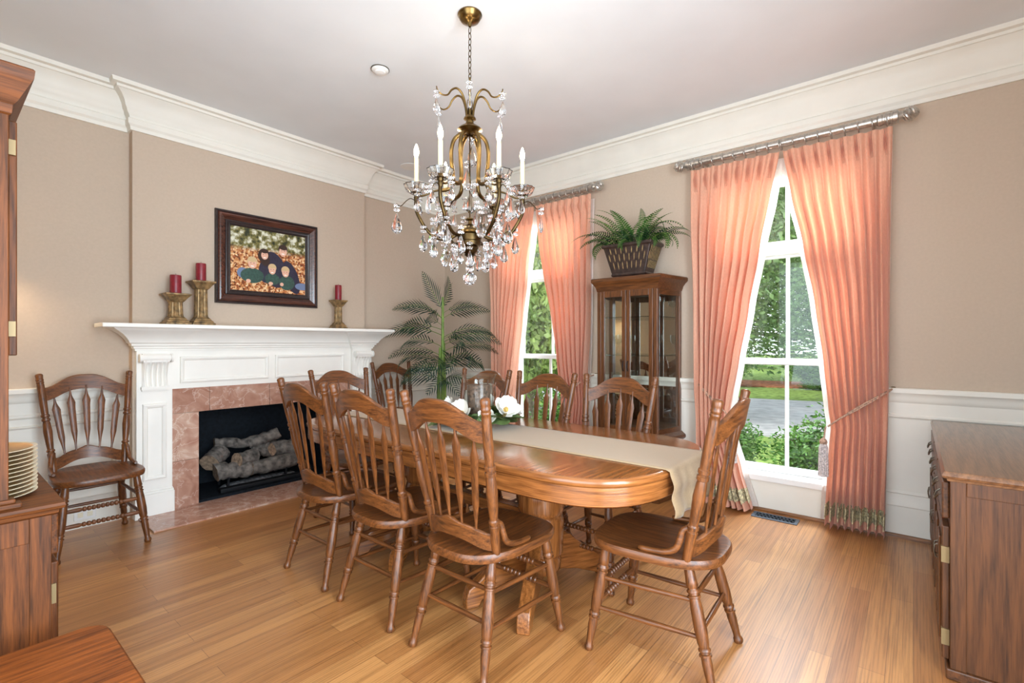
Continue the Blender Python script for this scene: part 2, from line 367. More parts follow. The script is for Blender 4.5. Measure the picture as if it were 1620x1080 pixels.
def smoothp(ctl, n=5):
    out = []; P_ = [Vector(c) for c in ctl]; P_ = [P_[0]*2-P_[1]]+P_+[P_[-1]*2-P_[-2]]
    for i in range(1, len(P_)-2):
        for j in range(n):
            t = j/n; a, b, c, d = P_[i-1:i+3]
            out.append(.5*((2*b)+(c-a)*t+(2*a-5*b+4*c-d)*t*t+(3*b-a-3*c+d)*t**3))
    return out+[P_[-2]]

# ------------------------------------------------------------------ room shell
XL, XR, YB, YA, H = -0.25, 4.0, -0.65, 4.345, 3.04
YC, CX0, CX1 = 4.262, 0.945, 2.83        # chimney breast face and sides
W1, W2 = (0.29, 1.17), (2.44, 3.32)      # window openings along y
ZS, ZH = 0.27, 2.5                       # sill and head heights
struct(box('floor', XL-3, XR+0.3, YB-3, YA+0.3, -0.1, 0, M['floor']))
struct(box('ceiling', XL-3, XR+0.3, YB-3, YA+0.3, H, H+0.1, M['ceil']))
fb = (1.357, 2.483, 0.717)               # firebox opening x0, x1, top
mb = MB(); mb.box(XL-0.2, fb[0]-.03, YA, YA+0.15, 0, H); mb.box(fb[1]+.03, XR+0.25, YA, YA+0.15, 0, H); mb.box(fb[0]-.03, fb[1]+.03, YA, YA+0.15, fb[2]+.03, H)
struct(mb.build('wall_left', M['wall'], smooth=0))
mb = MB(); mb.box(CX0, fb[0], YC, YA, 0, H); mb.box(fb[1], CX1, YC, YA, 0, H); mb.box(fb[0], fb[1], YC, YA, fb[2], H)
struct(mb.build('wall_chimney_breast', M['wall'], smooth=0))
mb = MB()
ys = [YB-0.2, W1[0], W1[1], W2[0], W2[1], YA]
for i in (0, 2, 4): mb.box(XR, XR+0.2, ys[i], ys[i+1], 0, H)
for a, b in (W1, W2): mb.box(XR, XR+0.2, a, b, 0, ZS-0.04); mb.box(XR, XR+0.2, a, b, ZH, H)
struct(mb.build('wall_right', M['wall'], smooth=0))
mb = MB(); mb.box(XL-0.12, XL, 1.65, YA, 0, H); mb.box(XL-0.12, XL, YB, -0.5, 0, H); mb.box(XL-0.12, XL, -0.5, 1.65, 2.5, H)
struct(mb.build('wall_near', M['wall'], smooth=0))
mb = MB(); mb.box(1.5, XR, YB-0.12, YB, 0, H); mb.box(XL-0.12, XL+0.05, YB-0.12, YB, 0, H); mb.box(XL+0.05, 1.5, YB-0.12, YB, 2.5, H)
struct(mb.build('wall_behind', M['wall'], smooth=0))
# crown moulding
CP = [(0, 2.75), (0.014, 2.75), (0.016, 2.775), (0.028, 2.79), (0.03, 2.825), (0.02, 2.835), (0.024, 2.85), (0.036, 2.865), (0.04, 2.885), (0.05, 2.9),
      (0.056, 2.93), (0.075, 2.965), (0.1, 2.99), (0.108, 2.992), (0.11, 3.01), (0.135, 3.015), (0.14, H), (0, H)]
r2 = 1.0
path = [(XL, YA, 1, -1), (CX0, YA, -1, -1), (CX0, YC, -1, -1), (CX1, YC, 1, -1), (CX1, YA, 1, -1), (XR, YA, -1, -1)]
struct(sweep_profile(CP, path).build('trim_1', M['trim'], smooth=30))
struct(sweep_profile(CP, [(XR, YA, -1, -1), (XR, YB, -1, 1)]).build('trim_2', M['trim'], smooth=30))
struct(sweep_profile(CP, [(XR, YB, -1, 1), (XL, YB, 1, 1)]).build('trim_3', M['trim'], smooth=30))
struct(sweep_profile(CP, [(XL, YB, 1, 1), (XL, YA, 1, -1)]).build('trim_4', M['trim'], smooth=30))
# wainscot: chair rail, flat field, panel moulding, base
RP = [(0, 0.765), (0.012, 0.765), (0.02, 0.775), (0.02, 0.785), (0.012, 0.795), (0.012, 0.865), (0.018, 0.872), (0.022, 0.885), (0.026, 0.9), (0.028, 0.91),
      (0.04, 0.925), (0.045, 0.93), (0.045, 0.955), (0.04, 0.96), (0, 0.96)]
BP = [(0, 0), (0.018, 0), (0.018, 0.2), (0.022, 0.205), (0.022, 0.215), (0.014, 0.235), (0.012, 0.28), (0.018, 0.286), (0.01, 0.3), (0, 0.3)]
SP = [(0, 0), (0.036, 0), (0.036, 0.012), (0.03, 0.022), (0.02, 0.026), (0, 0.026)]
def wains_b(y0, y1, k):
    struct(box('trim_%d' % k, XR-0.006, XR, y0, y1, 0.28, 0.78, M['trim']))
    struct(sweep_profile(RP, [(XR, y0, -1, 0), (XR, y1, -1, 0)]).build('trim_%d' % (k+1), M['trim'], smooth=30))
    struct(sweep_profile(BP, [(XR, y0, -1, 0), (XR, y1, -1, 0)]).build('baseboard_right', M['trim'], smooth=30))
wains_b(YB, W1[0]-0.06, 5); wains_b(W1[1]+0.06, W2[0]-0.06, 7); wains_b(W2[1]+0.06, YA, 9)
struct(sweep_profile(SP, [(XR, YB, -1, 0), (XR, YA, -1, 0)]).build('trim_11', M['shoe'], smooth=30))
def wains_a(x0, x1, k, panels):
    struct(box('trim_%d' % k, x0, x1, YA-0.006, YA, 0.28, 0.78, M['trim']))
    struct(sweep_profile(RP, [(x0, YA, 0, -1), (x1, YA, 0, -1)]).build('trim_%d' % (k+1), M['trim'], smooth=30))
    struct(sweep_profile(BP, [(x0, YA, 0, -1), (x1, YA, 0, -1)]).build('baseboard_left', M['trim'], smooth=30))
    mb = MB()
    for a, b in panels:
        pm = [(0, 0), (0.012, 0.002), (0.016, 0.008), (0.01, 0.016), (0, 0.018)]
        z0, z1 = 0.34, 0.72
        ring = [(a, z0), (b, z0), (b, z1), (a, z1)]; sg = [(1, 1), (-1, 1), (-1, -1), (1, -1)]
        rings = [[(px+sx*i, YA-0.006-o, pz+sz*i) for o, i in pm] for (px, pz), (sx, sz) in zip(ring, sg)]
        mb.loft(rings+[rings[0]], caps=False)
    struct(mb.build('trim_%d' % (k+2), M['trim'], smooth=30))
wains_a(XL, CX0, 12, [(-0.15, 0.2), (0.28, 0.86)]); wains_a(CX1, XR, 15, [(2.95, 3.9)])
# windows
def window(nm, y0, y1):
    mb = MB(); xr = XR
    mb.box(xr, xr+0.2, y0, y0+0.02, ZS, ZH); mb.box(xr, xr+0.2, y1-0.02, y1, ZS, ZH); mb.box(xr, xr+0.2, y0, y1, ZH-0.02, ZH)
    for a, b in ((y0-0.07, y0), (y1, y1+0.07)): mb.box(xr-0.018, xr, a, b, 0.0, ZH+0.07)
    mb.box(xr-0.02, xr, y0-0.07, y1+0.07, ZH, ZH+0.08)
    root = struct(mb.build(nm, M['white'], smooth=0, bevel=0.004))
    MB().box(xr-0.045, xr+0.2, y0-0.03, y1+0.03, ZS-0.045, ZS).build('window_sill', M['white'], root, 0, bevel=0.006)
    MB().box(xr-0.022, xr, y0-0.0, y1+0.0, 0.02, ZS-0.045).build('apron_panel', M['trim'], root, 0)
    xm, yc = xr+0.1, (y0+y1)/2
    def sash(nm2, z0, z1, dx, st=0.045, bot=0.05, top=0.04):
        m2 = MB(); x0, x1 = xm+dx, xm+dx+0.035
        m2.box(x0, x1, y0+0.02, y0+0.02+st, z0, z1); m2.box(x0, x1, y1-0.02-st, y1-0.02, z0, z1)
        m2.box(x0, x1, y0+0.02, y1-0.02, z0, z0+bot); m2.box(x0, x1, y0+0.02, y1-0.02, z1-top, z1)
        s_ = m2.build(nm2, M['white'], root, 0, bevel=0.003)
        MB().box(x0+0.008, x1-0.008, yc-0.013, yc+0.013, z0+bot, z1-top).build('muntin', M['white'], s_, 0, bevel=0.003)
        MB().box(x0+0.015, x0+0.019, y0+0.02+st, y1-0.02-st, z0+bot, z1-top).build('pane', M['pane'], s_, 0)
    sash('lower_sash', ZS, 1.125, 0.0); sash('upper_sash', 1.08, 1.93, 0.04); 
    MB().box(xm-0.03, xm+0.09, y0+0.02, y1-0.02, 1.905, 1.99).build('transom_bar', M['white'], root, 0, bevel=0.004)
    sash('transom_sash', 1.985, ZH-0.02, 0.02, 0.035, 0.03, 0.05)
    return root
window('window_1', *W1); window('window_2', *W2)

# ------------------------------------------------------------------ dining chairs
POST = [(0, .0155), (.05, .018), (.16, .0185), (.2, .0205), (.205, .0165), (.215, .0165), (.22, .021), (.235, .021), (.24, .0165), (.25, .016), (.3, .0185), (.42, .0225), (.5, .019),
        (.52, .0165), (.525, .0215), (.545, .0215), (.55, .017), (.56, .017), (.565, .0215), (.585, .0215), (.59, .0175), (.7, .0195), (.88, .0185), (.9, .017), (.905, .0195), (.915, .0195), (.92, .017), (.93, .0195), (.94, .0195), (.945, .0175), (.96, .0185), (.985, .0195), (.995, .015), (1, .006)]
LEG = [(0, .0145), (.06, .0165), (.13, .018), (.17, .0195), (.18, .0165), (.19, .0165), (.2, .0205), (.215, .0205), (.22, .0165), (.235, .0165), (.24, .0205), (.255, .0205), (.26, .017), (.34, .0195), (.5, .0205),
       (.6, .0185), (.63, .0155), (.64, .0195), (.655, .0195), (.66, .0155), (.675, .0155), (.68, .0195), (.695, .0195), (.7, .0155), (.76, .0165), (.9, .0125), (.94, .0125), (.955, .0165), (.985, .0165), (1, .012)]
def make_chair():
    t = thing('dining_chair', 'x', 'chair')
    # seat: saddle with rounded corners
    def outline(sc, z, dx=0.0):
        out = []
        for k in range(48):
            a = 2*pi*k/48; c, s_ = cos(a), sin(a)
            e = 2/3.4
            x = abs(c)**e*(1 if c >= 0 else -1); y = abs(s_)**e*(1 if s_ >= 0 else -1)
            wy = 0.205+0.03*(x+1)/2
            if x < 0: wy *= 1-0.16*(-x)**2.5
            out.append((dx+0.0125+x*0.2575*sc, y*wy*sc, z))
        return out
    rings = [outline(0.93, .415), outline(0.985, .42), outline(1.0, .432), outline(1.0, .444), outline(0.98, .453), outline(0.93, .4545), outline(0.75, .449), outline(0.4, .444), outline(0.1, .445)]
    MB().loft(rings).build('seat', M['chair_x'], t, 40)
    pb = {}
    for sd in (-1, 1):
        p, q = Vector((-.135, sd*.172, .44)), Vector((-.262, sd*.228, 1.055)); pb[sd] = (p, q)
        MB().turn(p, q, POST, 14).build('back_post', M['chair_z'], t, 50)
    def at(z, sd): p, q = pb[sd]; return p.lerp(q, (z-p.z)/(q.z-p.z))
    def rail(nm, top, bot, bow, th=.019):
        N = 28; rings = []
        for i in range(N+1):
            u = i/N; v = 2*u-1
            zt, zb = top(v), bot(v); zm = (zt+zb)/2
            L, R = at(zm, -1), at(zm, 1); c = L.lerp(R, u)
            x = c.x - bow*(1-v*v)
            lean = (-.125/.615)
            r = []
            for dx, z in ((-th/2, zb), (th/2, zb), (th/2, zt-.004), (th/4, zt), (-th/4, zt), (-th/2, zt-.004)):
                r.append((x+dx+lean*(z-zm), c.y, z))
            rings.append(r)
        MB().loft(rings).build(nm, M['chair_y'], t, 40)
    arch = lambda v: .5*(1+cos(pi*min(1, abs(v)/0.93)**1.4))
    rail('crest_rail', lambda v: .966+.074*arch(v), lambda v: .886+.062*arch(v), .045, .022)
    rail('lower_rail', lambda v: .53+.042*arch(v)+.008*cos(3*pi*v)*(1-abs(v)), lambda v: .462+.04*arch(v), .058)
    for i in range(5):
        v0, v1 = (i-2)*.4*.93/1.0*.9, (i-2)*.4*.9*1.04
        zb, zt = .53+.042*arch(v0)-.01, .895+.064*arch(v1)+.012
        def pt(v, z): L, R = at(z, -1), at(z, 1); c = L.lerp(R, (v+1)/2); return Vector((c.x-(.056-.022*(z-.5)/.45)*(1-v*v), c.y, z))
        a, b = pt(v0*.95, zb), pt(v1, zt)
        prof = [(0, .0045), (.08, .005), (.16, .008), (.3, .0155), (.5, .0168), (.68, .018), (.76, .0205), (.8, .016), (.86, .008), (.93, .0045), (1, .0045)]
        rings = []
        for tt, wd in prof:
            c = a.lerp(b, tt); th = .0055 if wd > .007 else .0045
            rings.append([(c.x+th*x_, c.y+wd*y_, c.z) for x_, y_ in ((-1.15, 0), (-1, -.55), (-.45, -1), (.45, -1), (1, -.55), (1.15, 0), (1, .55), (.45, 1), (-.45, 1), (-1, .55))])
        MB().loft(rings).build('spindle', M['chair_z'], t, 30)
    for sd in (-1, 1):
        a = at(.575, sd); pts = []
        ctl = [(a.x+.012, a.y, .578), (a.x+.035, a.y*1.01, .56), (a.x+.045, a.y*1.03, .525), (a.x+.06, a.y*1.05, .49), (a.x+.095, a.y*1.07, .472), (a.x+.14, a.y*1.08, .466), (a.x+.185, a.y*1.075, .464), (a.x+.2, a.y*1.07, .465)]
        cs = smoothp(ctl, 4); rr_ = [.009, .012, .013, .0125, .0115, .0105, .0115, .007]
        MB().tube(cs, [rr_[min(7, i//4)]*(1-(i % 4)/4)+rr_[min(7, i//4+1)]*(i % 4)/4 for i in range(len(cs))], 10).build('arm_bracket', M['chair_x'], t, 50)
    legs = {}
    for nm, (ax, ay), (bx, by) in (('front', (.185, .165), (.245, .213)), ('rear', (-.135, .148), (-.24, .2))):
        for sd in (-1, 1):
            p, q = Vector((ax, sd*ay, .425)), Vector((bx, sd*by, 0)); legs[nm, sd] = (p, q)
            MB().turn(p, q, [(a_, r_*1.13) for a_, r_ in LEG], 14).build('leg', M['chair_z'], t, 50)
    def on(k, z): p, q = legs[k]; return p.lerp(q, (p.z-z)/p.z*(p.z/(p.z-q.z)))
    plain = [(0, .008), (.3, .0098), (.5, .0108), (.7, .0098), (1, .008)]
    bead = [(0, .008), (.08, .0115), (.2, .0125)]
    for k in range(9):
        u = .24+k*.058; bead += [(u, .0085), (u+.012, .0135), (u+.04, .0135), (u+.052, .0085)]
    bead += [(.8, .0125), (.92, .0115), (1, .008)]
    for z in (.295, .175):
        for sd in (-1, 1):
            MB().turn(on(('rear', sd), z+.01), on(('front', sd), z), plain, 8).build('stretcher', M['chair_x'], t, 60)
    for z in (.315, .205): MB().turn(on(('rear', -1), z), on(('rear', 1), z), plain, 8).build('stretcher', M['chair_y'], t, 60)
    for z in (.275, .19): MB().turn(on(('front', -1), z), on(('front', 1), z), bead, 10).build('stretcher', M['chair_y'], t, 30)
    return t
CH = make_chair()
GR = 'matching oak dining chairs'
chairs = [
    ((1.525, 1.395), 0, 'oak arrow-spindle dining chair closest to the camera in the row along the table\'s left side'),
    ((1.525, 1.943), 0, 'oak arrow-spindle dining chair in the middle of the row along the table\'s left side'),
    ((1.525, 2.483), 0, 'oak arrow-spindle dining chair nearest the fireplace in the row along the table\'s left side'),
    ((1.955, 0.79), 93, 'oak dining chair at the table end where the linen runner hangs down'),
    ((2.41, 1.365), 180, 'oak dining chair across the table in front of the glass curio cabinet'),
    ((2.41, 1.905), 180, 'oak dining chair across the table with the left window straight behind it'),
    ((2.41, 2.45), 180, 'oak dining chair across the table half hidden behind the glass hurricane'),
    ((1.99, 3.06), -90, 'oak dining chair at the fireplace end of the table'),
    ((3.07, 3.89), -90, 'oak dining chair standing against the wall between white mantel and palm'),
    ((0.69, 3.955), -90, 'oak dining chair standing against the wall left of the white mantel'),
]
for i, ((x, y), rz, lab) in enumerate(chairs):
    if i == 0: CH.location = (x, y, 0); CH.rotation_euler = (0, 0, radians(rz)); CH['label'] = lab; CH['group'] = GR
    else: dup(CH, None, (x, y, 0), radians(rz), lab, GR)

# ------------------------------------------------------------------ dining table
TX, TY, TW, TE, TS = 2.0, 1.91, 0.525, 1.19, 0.71     # centre, half width, half length, half straight part
def tab_outline(off, z, N=24):
    out = []
    for sg in (1, -1):
        for k in range(N+1):
            a = pi*k/N; c, s_ = cos(a), sin(a); e = 2/3.0
            x = abs(c)**e*(1 if c >= 0 else -1)*(TW-off)*sg; y = sg*(TS+abs(s_)**e*(TE-TS-off))
            out.append((x, y, z))
    return out
tb = thing('dining_table', 'long oval oak double-pedestal dining table in the middle of the room', 'table', (TX, TY, 0))
def bent(rings):
    mb = MB().loft(rings, caps=False); n = len(rings[0]); L = [0.0]
    for k in range(1, n): L.append(L[-1]+(Vector(rings[0][k])-Vector(rings[0][k-1])).length)
    h = 0.0
    for j, r in enumerate(rings):
        if j: h += (Vector(r[0])-Vector(rings[j-1][0])).length
        mb.uv += [(L[k], h) for k in range(n)]
    return mb
MB().loft([tab_outline(.03, .73), tab_outline(.013, .735), tab_outline(.013, .7585), tab_outline(.022, .76), tab_outline(.2, .76), tab_outline(.4, .76)]).build('tabletop', M['table_x'], tb, 40)
bent([tab_outline(.02, .728), tab_outline(.004, .73), tab_outline(0, .738), tab_outline(.002, .75), tab_outline(.008, .7565), tab_outline(.014, .7588)]).build('edge_moulding', M['table_u'], tb, 40)
bent([tab_outline(.02, .655), tab_outline(.014, .66), tab_outline(.014, .722), tab_outline(.024, .73)]).build('apron', M['table_u'], tb, 40, solid=0.012)
for sy in (-1, 1):
    py = sy*.45
    mb = MB(); mb.lathe([(.085, .1), (.1, .12), (.105, .16), (.098, .18), (.113, .2), (.117, .36), (.112, .38), (.106, .39), (.112, .4), (.117, .42), (.117, .5), (.112, .52), (.106, .53), (.112, .54), (.117, .56), (.12, .64), (.13, .655), (.13, .728)], 32, (0, py))
    col = mb.build('pedestal', M['table_z'], tb, 30)
    for sx in (-1, 1):
        for s2 in (-1, 1):
            d = Vector((sx*.36, s2*.17, 0)); L = d.length; d.normalize(); nr = Vector((-d.y, d.x, 0))
            prof = [(.06, .1), (.06, .3), (.11, .29), (.16, .262), (.2, .225), (.235, .2), (.26, .19), (.275, .178), (.31, .15), (.36, .11), (.395, .09), (.41, .05), (.41, 0), (.35, 0), (.33, .03), (.27, .05), (.2, .075), (.12, .09)]
            ft = MB().prism(prof, lambda a, b, sd: (a, .03 if sd else -.03, b)).build('foot', M['table_x'], tb, 30, bevel=.006, loc=(0, py, 0)); ft.rotation_euler = (0, 0, math.atan2(d.y, d.x))
mb = MB(); mb.box(-.035, .035, -.36, .36, .335, .395); mb.box(-.03, .03, -.36, .36, .205, .235)
gal = mb.build('gallery_rail', M['table_y'], tb, 0, bevel=.005)
for k in range(9):
    MB().turn((0, -.3+k*.075, .235), (0, -.3+k*.075, .335), [(0, .008), (.15, .012), (.3, .008), (.5, .014), (.7, .008), (.85, .012), (1, .008)], 8).build('gallery_spindle', M['table_z'], gal, 50)
# runner
mb = MB(); rx0, rx1 = 1.815, 2.235
path = []
for k in range(13): path.append((TY-TE-.012-.006*sin(k*.9), .585+(.745-.585)*k/12))
path += [(TY-TE-.004, .756), (TY-TE+.012, .7625)]
for k in range(20): path.append((TY-TE+.03+k*(2*TE-.06)/19, .7625))
path += [(TY+TE-.004, .757)]+[(TY+TE+.012, .745-.15*k/6) for k in range(7)]
nx = 14; rows = []
for (y, z) in path:
    drop = max(0, .75-z)
    rows.append([(rx0+(rx1-rx0)*i/nx + (.012*drop/.16*((i/nx-.5))), y-.022*drop/.16*(.5+.5*sin(i*1.05)) if y < TY else y+.02*drop/.16*(.5+.5*sin(i*.9)), z+(-.012*drop/.16*sin(i/nx*pi*.9))) for i in range(nx+1)])
b0 = 0
mb.v = [p for r in rows for p in r]
for j in range(len(rows)-1):
    for i in range(nx): a = j*(nx+1)+i; mb.face([a, a+1, a+nx+2, a+nx+1])
tag(mb.build('table_runner', M['linen'], None, 60, solid=0.003), 'beige linen runner lying along the table with its end hanging down', 'table runner')

# ------------------------------------------------------------------ magnolia wreath, hurricane, candle
VX, VY, VZ = 2.06, 1.95, 0.765
hg = thing('hurricane_glass', 'clear glass hurricane with flared rim standing inside the magnolia wreath', 'vase', (VX, VY, VZ))
outer = [(.0, .0), (.07, .0), (.08, .006), (.084, .03), (.086, .15), (.088, .24), (.094, .275), (.106, .3)]
inner = [(r-.003, z+.004) for r, z in outer[1:]][::-1]
MB().lathe([(.001, 0)]+outer[1:]+[(.1045, .301)]+inner[1:]+[(.001, .006)], 32).build('glass_body', M['cabglass'], hg, 40)
cn = thing('pillar_candle', 'thick mottled brown pillar candle inside the glass hurricane', 'candle', (VX, VY, VZ+.006))
MB().lathe([(.0, 0), (.066, 0), (.068, .004), (.068, .228), (.064, .235), (.02, .23), (.0, .23)], 32).build('wax_body', M['mercury'], cn, 40)
MB().tube([(0, 0, .228), (.002, 0, .25)], .0015, 6).build('wick', M['wick'], cn)
wr = thing('magnolia_wreath', 'wreath of white magnolias and broad green leaves lying on the runner', 'wreath', (VX, VY, VZ))
def leaf_mb(L, W, cup=.25, n=6, rev=0.0):
    mb = MB()
    for i in range(n+1):
        u = i/n; wd = W*math.sin(pi*min(1, u*.96+.02))**.75; z = -cup*L*(u-.35)**2 + rev*u
        for k, sx in enumerate((-1, -.5, 0, .5, 1)): mb.v.append((u*L, sx*wd, z+abs(sx)*wd*.25))
    for i in range(n):
        for k in range(4): a = i*5+k; mb.face([a, a+1, a+6, a+5])
    return mb
def place(o, loc, yaw, pitch=0, roll=0, sc=1):
    o.location = loc; o.rotation_euler = (roll, pitch, yaw); o.scale = (sc,)*3; return o
lf0 = lf1 = None
rr = random.Random(3)
for k in range(30):
    a = 2*pi*k/30+rr.uniform(-.08, .08); r0 = .1+rr.uniform(0, .03)
    loc = (cos(a)*r0, sin(a)*r0, .022+rr.uniform(0, .035)); yaw = a+rr.uniform(-.6, .6); br = k % 9 == 4
    if br:
        if lf1 is None: lf1 = leaf_mb(.14, .042).build('leaf', M['magbrown'], wr, 60); o = lf1
        else: o = lf1.copy(); COL.objects.link(o)
    else:
        if lf0 is None: lf0 = leaf_mb(.155, .042).build('leaf', M['maglf'], wr, 60); o = lf0
        else: o = lf0.copy(); COL.objects.link(o)
    place(o, loc, yaw, rr.uniform(-.5, .05), rr.uniform(-.4, .4), rr.uniform(.85, 1.2))
for k in range(18):
    a = 2*pi*k/18+rr.uniform(-.1, .1); sg = 1 if k % 2 else -1; o = (lf1 if k % 7 == 3 else lf0).copy(); COL.objects.link(o)
    place(o, (cos(a)*.15-sin(a)*.06*-sg, sin(a)*.15+cos(a)*.06*-sg, .055+rr.uniform(0, .02)), a+sg*(pi/2-.35), rr.uniform(-.1, .2), sg*rr.uniform(.7, 1.1), rr.uniform(.85, 1.1))
def petal_mb(L, W):
    mb = MB(); n = 7
    for i in range(n+1):
        u = i/n; wd = W*(math.sin(pi*min(1, u*.85+.1))**.6); z = L*(.62*u**2.0); x = L*(.95*u-.12*u*u)
        for k in range(5):
            sx = (k-2)/2; mb.v.append((x, sx*wd, z+sx*sx*wd*.45))
    for i in range(n):
        for k in range(4): a = i*5+k; mb.face([a, a+1, a+6, a+5])
    return mb
pet = None
for (fx, fy, fz, yaw, tilt, sc) in ((-.15, -.02, .085, pi*1.05, -.5, 1.35), (.03, -.175, .1, -2.0, -.75, 1.35), (.13, -.13, .09, -.9, -.6, 1.2), (-.1, .14, .09, 2.3, -.45, 1.3), (.14, .09, .1, .5, -.5, 1.2), (-.08, -.14, .06, -2.6, -.5, 1.0)):
    fl = bpy.data.objects.new('flower', None); COL.objects.link(fl); fl.parent = wr
    fl.location = (fx, fy, fz); fl.rotation_mode = 'QUATERNION'
    d = Vector((cos(yaw), sin(yaw), math.tan(pi/2+tilt) if False else 0.9)).normalized(); fl.rotation_quaternion = d.to_track_quat('Z', 'X'); fl.scale = (sc,)*3
    for k in range(7):
        if pet is None: pet = petal_mb(.062, .03).build('petal', M['petal'], fl, 60); o = pet
        else: o = pet.copy(); COL.objects.link(o); o.parent = fl
        place(o, (0, 0, .002*(k % 2)), 2*pi*k/7, .12 if k % 2 else -.18)
    MB().lathe([(.0, 0), (.009, .002), (.011, .012), (.008, .02), (.001, .026)], 10).build('cone', M['stamen'], fl, 60)

# ------------------------------------------------------------------ fireplace
fp = thing('fireplace_mantel', 'white panelled fireplace mantel with fluted corbels and deep shelf', 'mantel', (1.92, YC, 0))
x0, x1, pw = -.962, .962, .215
def prof_path(prof, pts):     # mitred run; pts = [(x, y, nx, ny)]
    return sweep_profile(prof, pts)
YF = -.012                     # frieze face (local y, towards -y)
MB().box(x0+pw, x1-pw, YF, 0, .905, 1.25).build('frieze', M['mantel'], fp, 0)
for a, b in ((-.69, -.04), (.015, .67)):
    pm = [(0, 0), (.014, .003), (.018, .012), (.012, .024), (.004, .028), (0, .03)]
    ring = [(a, .945), (b, .945), (b, 1.145), (a, 1.145)]; sg = [(1, 1), (-1, 1), (-1, -1), (1, -1)]
    rings = [[(px+sx*i, YF-o, pz+sz*i) for o, i in pm] for (px, pz), (sx, sz) in zip(ring, sg)]
    MB().loft(rings+[rings[0]], caps=False).build('frieze_moulding', M['mantel'], fp, 30)
PO = .045                      # pilaster projection
for xa, xb in ((x0, x0+pw), (x1-pw, x1)):
    pl = MB().box(xa, xb, -PO, 0, 0, 1.25).build('pilaster', M['mantel'], fp, 0)
    MB().box(xa-.012, xb+.012, -PO-.014, 0, 0, .165).box(xa-.008, xb+.008, -PO-.009, 0, .165, .18).box(xa-.004, xb+.004, -PO-.005, 0, .18, .19).build('plinth', M['mantel'], pl, 0, bevel=.003)
    xm = (xa+xb)/2
    ring = [(xm-.062, .275), (xm+.062, .275), (xm+.062, .8), (xm-.062, .8)]; sg = [(1, 1), (-1, 1), (-1, -1), (1, -1)]
    pm = [(0, -.012), (.014, -.009), (.018, 0), (.012, .014), (.002, .02), (-.001, .022)]
    rings = [[(px+sx*i, -PO-o, pz+sz*i) for o, i in pm] for (px, pz), (sx, sz) in zip(ring, sg)]
    MB().loft(rings+[rings[0]], caps=False).build('pilaster_panel', M['mantel'], pl, 30)
    # corbel: volute on top, fluted S-curved body, little shelf at foot
    prof = [(0, .935), (.02, .935), (.024, .96), (.018, .99), (.018, 1.02), (.026, 1.06), (.042, 1.095), (.05, 1.11), (.05, 1.15), (.03, 1.17), (0, 1.17)]
    cb = MB(); NF = 26; rings = []
    for i in range(NF+1):
        u = i/NF; x = xm-.078+.156*u; fl = .5+.5*cos(2*pi*5*u)
        rings.append([(x, -PO-max(0, o - (.019*fl if .95 < z < 1.1 and o > .01 else 0)), z) for o, z in prof])
    cb.loft(rings)
    cb.box(xm-.085, xm+.085, -PO-.03, -PO, .915, .935); cb.box(xm-.08, xm+.08, -PO-.022, -PO, .905, .915)
    cb.tube([(xm-.09, -PO-.03, 1.14), (xm+.09, -PO-.03, 1.14)], .026, 14)
    for sx in (-1, 1):
        cb.tube([(xm+sx*.088+.0, -PO-.034, 1.138), (xm+sx*.1, -PO-.034, 1.138)], .031, 16)
    cb.build('corbel', M['mantel'], pl, 40)
MP = [(0, 1.19), (.01, 1.19), (.012, 1.205), (.02, 1.21), (.022, 1.222), (.034, 1.228), (.036, 1.24), (.05, 1.25), (.054, 1.262), (.07, 1.285), (.095, 1.31), (.125, 1.33), (.15, 1.345), (.155, 1.352), (0, 1.352)]
path = [(x0, 0, -1, 0), (x0, -PO, -1, -1), (x0+pw, -PO, 1, -1), (x0+pw, YF, 1, -1), (x1-pw, YF, -1, -1), (x1-pw, -PO, -1, -1), (x1, -PO, 1, -1), (x1, 0, 1, 0)]
sweep_profile(MP, path).build('bed_moulding', M['mantel'], fp, 30)
MB().box(-1.185, 1.1, -.245, 0, 1.352, 1.38).build('shelf', M['mantel'], fp, 0, bevel=.006)
# marble surround
sr = thing('marble_surround', 'rose marble slabs framing the black firebox', 'fireplace surround', (1.92, YC, 0))
g = .0025; xi0, xi1, xo = fb[0]-1.92, fb[1]-1.92, x1-pw
for sx in (-1, 1):
    a, b = (-xo, xi0) if sx < 0 else (xi1, xo)
    MB().box(a, b, -.01, 0, 0, .36).build('slab', M['rose'], sr, 0, bevel=.001)
    MB().box(a, b, -.01, 0, .36+g, .717).build('slab', M['rose_pale'], sr, 0, bevel=.001)['label'] = 'paler pink marble slab'
for a, b in ((-xo, -.49), (-.49+g, -.03), (-.03+g, .45), (.45+g, xo)): MB().box(a, b, -.01, 0, .717+g, .905).build('slab', M['rose'], sr, 0, bevel=.001)
hs = MB().box(-.955, .915, 3.84-YC, -.001, 0, .012)
tag(hs.build('marble_hearth', M['rose'], None, 0, bevel=.003, loc=(1.92, YC, 0)), 'flat rose marble hearth slab on the floor before the fireplace', 'hearth')
fbx = MB(); a, b, zt = fb[0]-1.92, fb[1]-1.92, fb[2]
fbx.box(a-.03, a, 0.0, .5, .012, zt+.03); fbx.box(b, b+.03, 0.0, .5, .012, zt+.03); fbx.box(a-.03, b+.03, .5, .53, .012, zt+.03); fbx.box(a, b, 0, .5, zt, zt+.03); fbx.box(a-.0, b+.0, 0, .5, 0.0, .03)
tag(fbx.build('firebox', M['soot'], None, 0, loc=(1.92, YC, 0)), 'black open firebox set inside the marble surround', 'firebox')
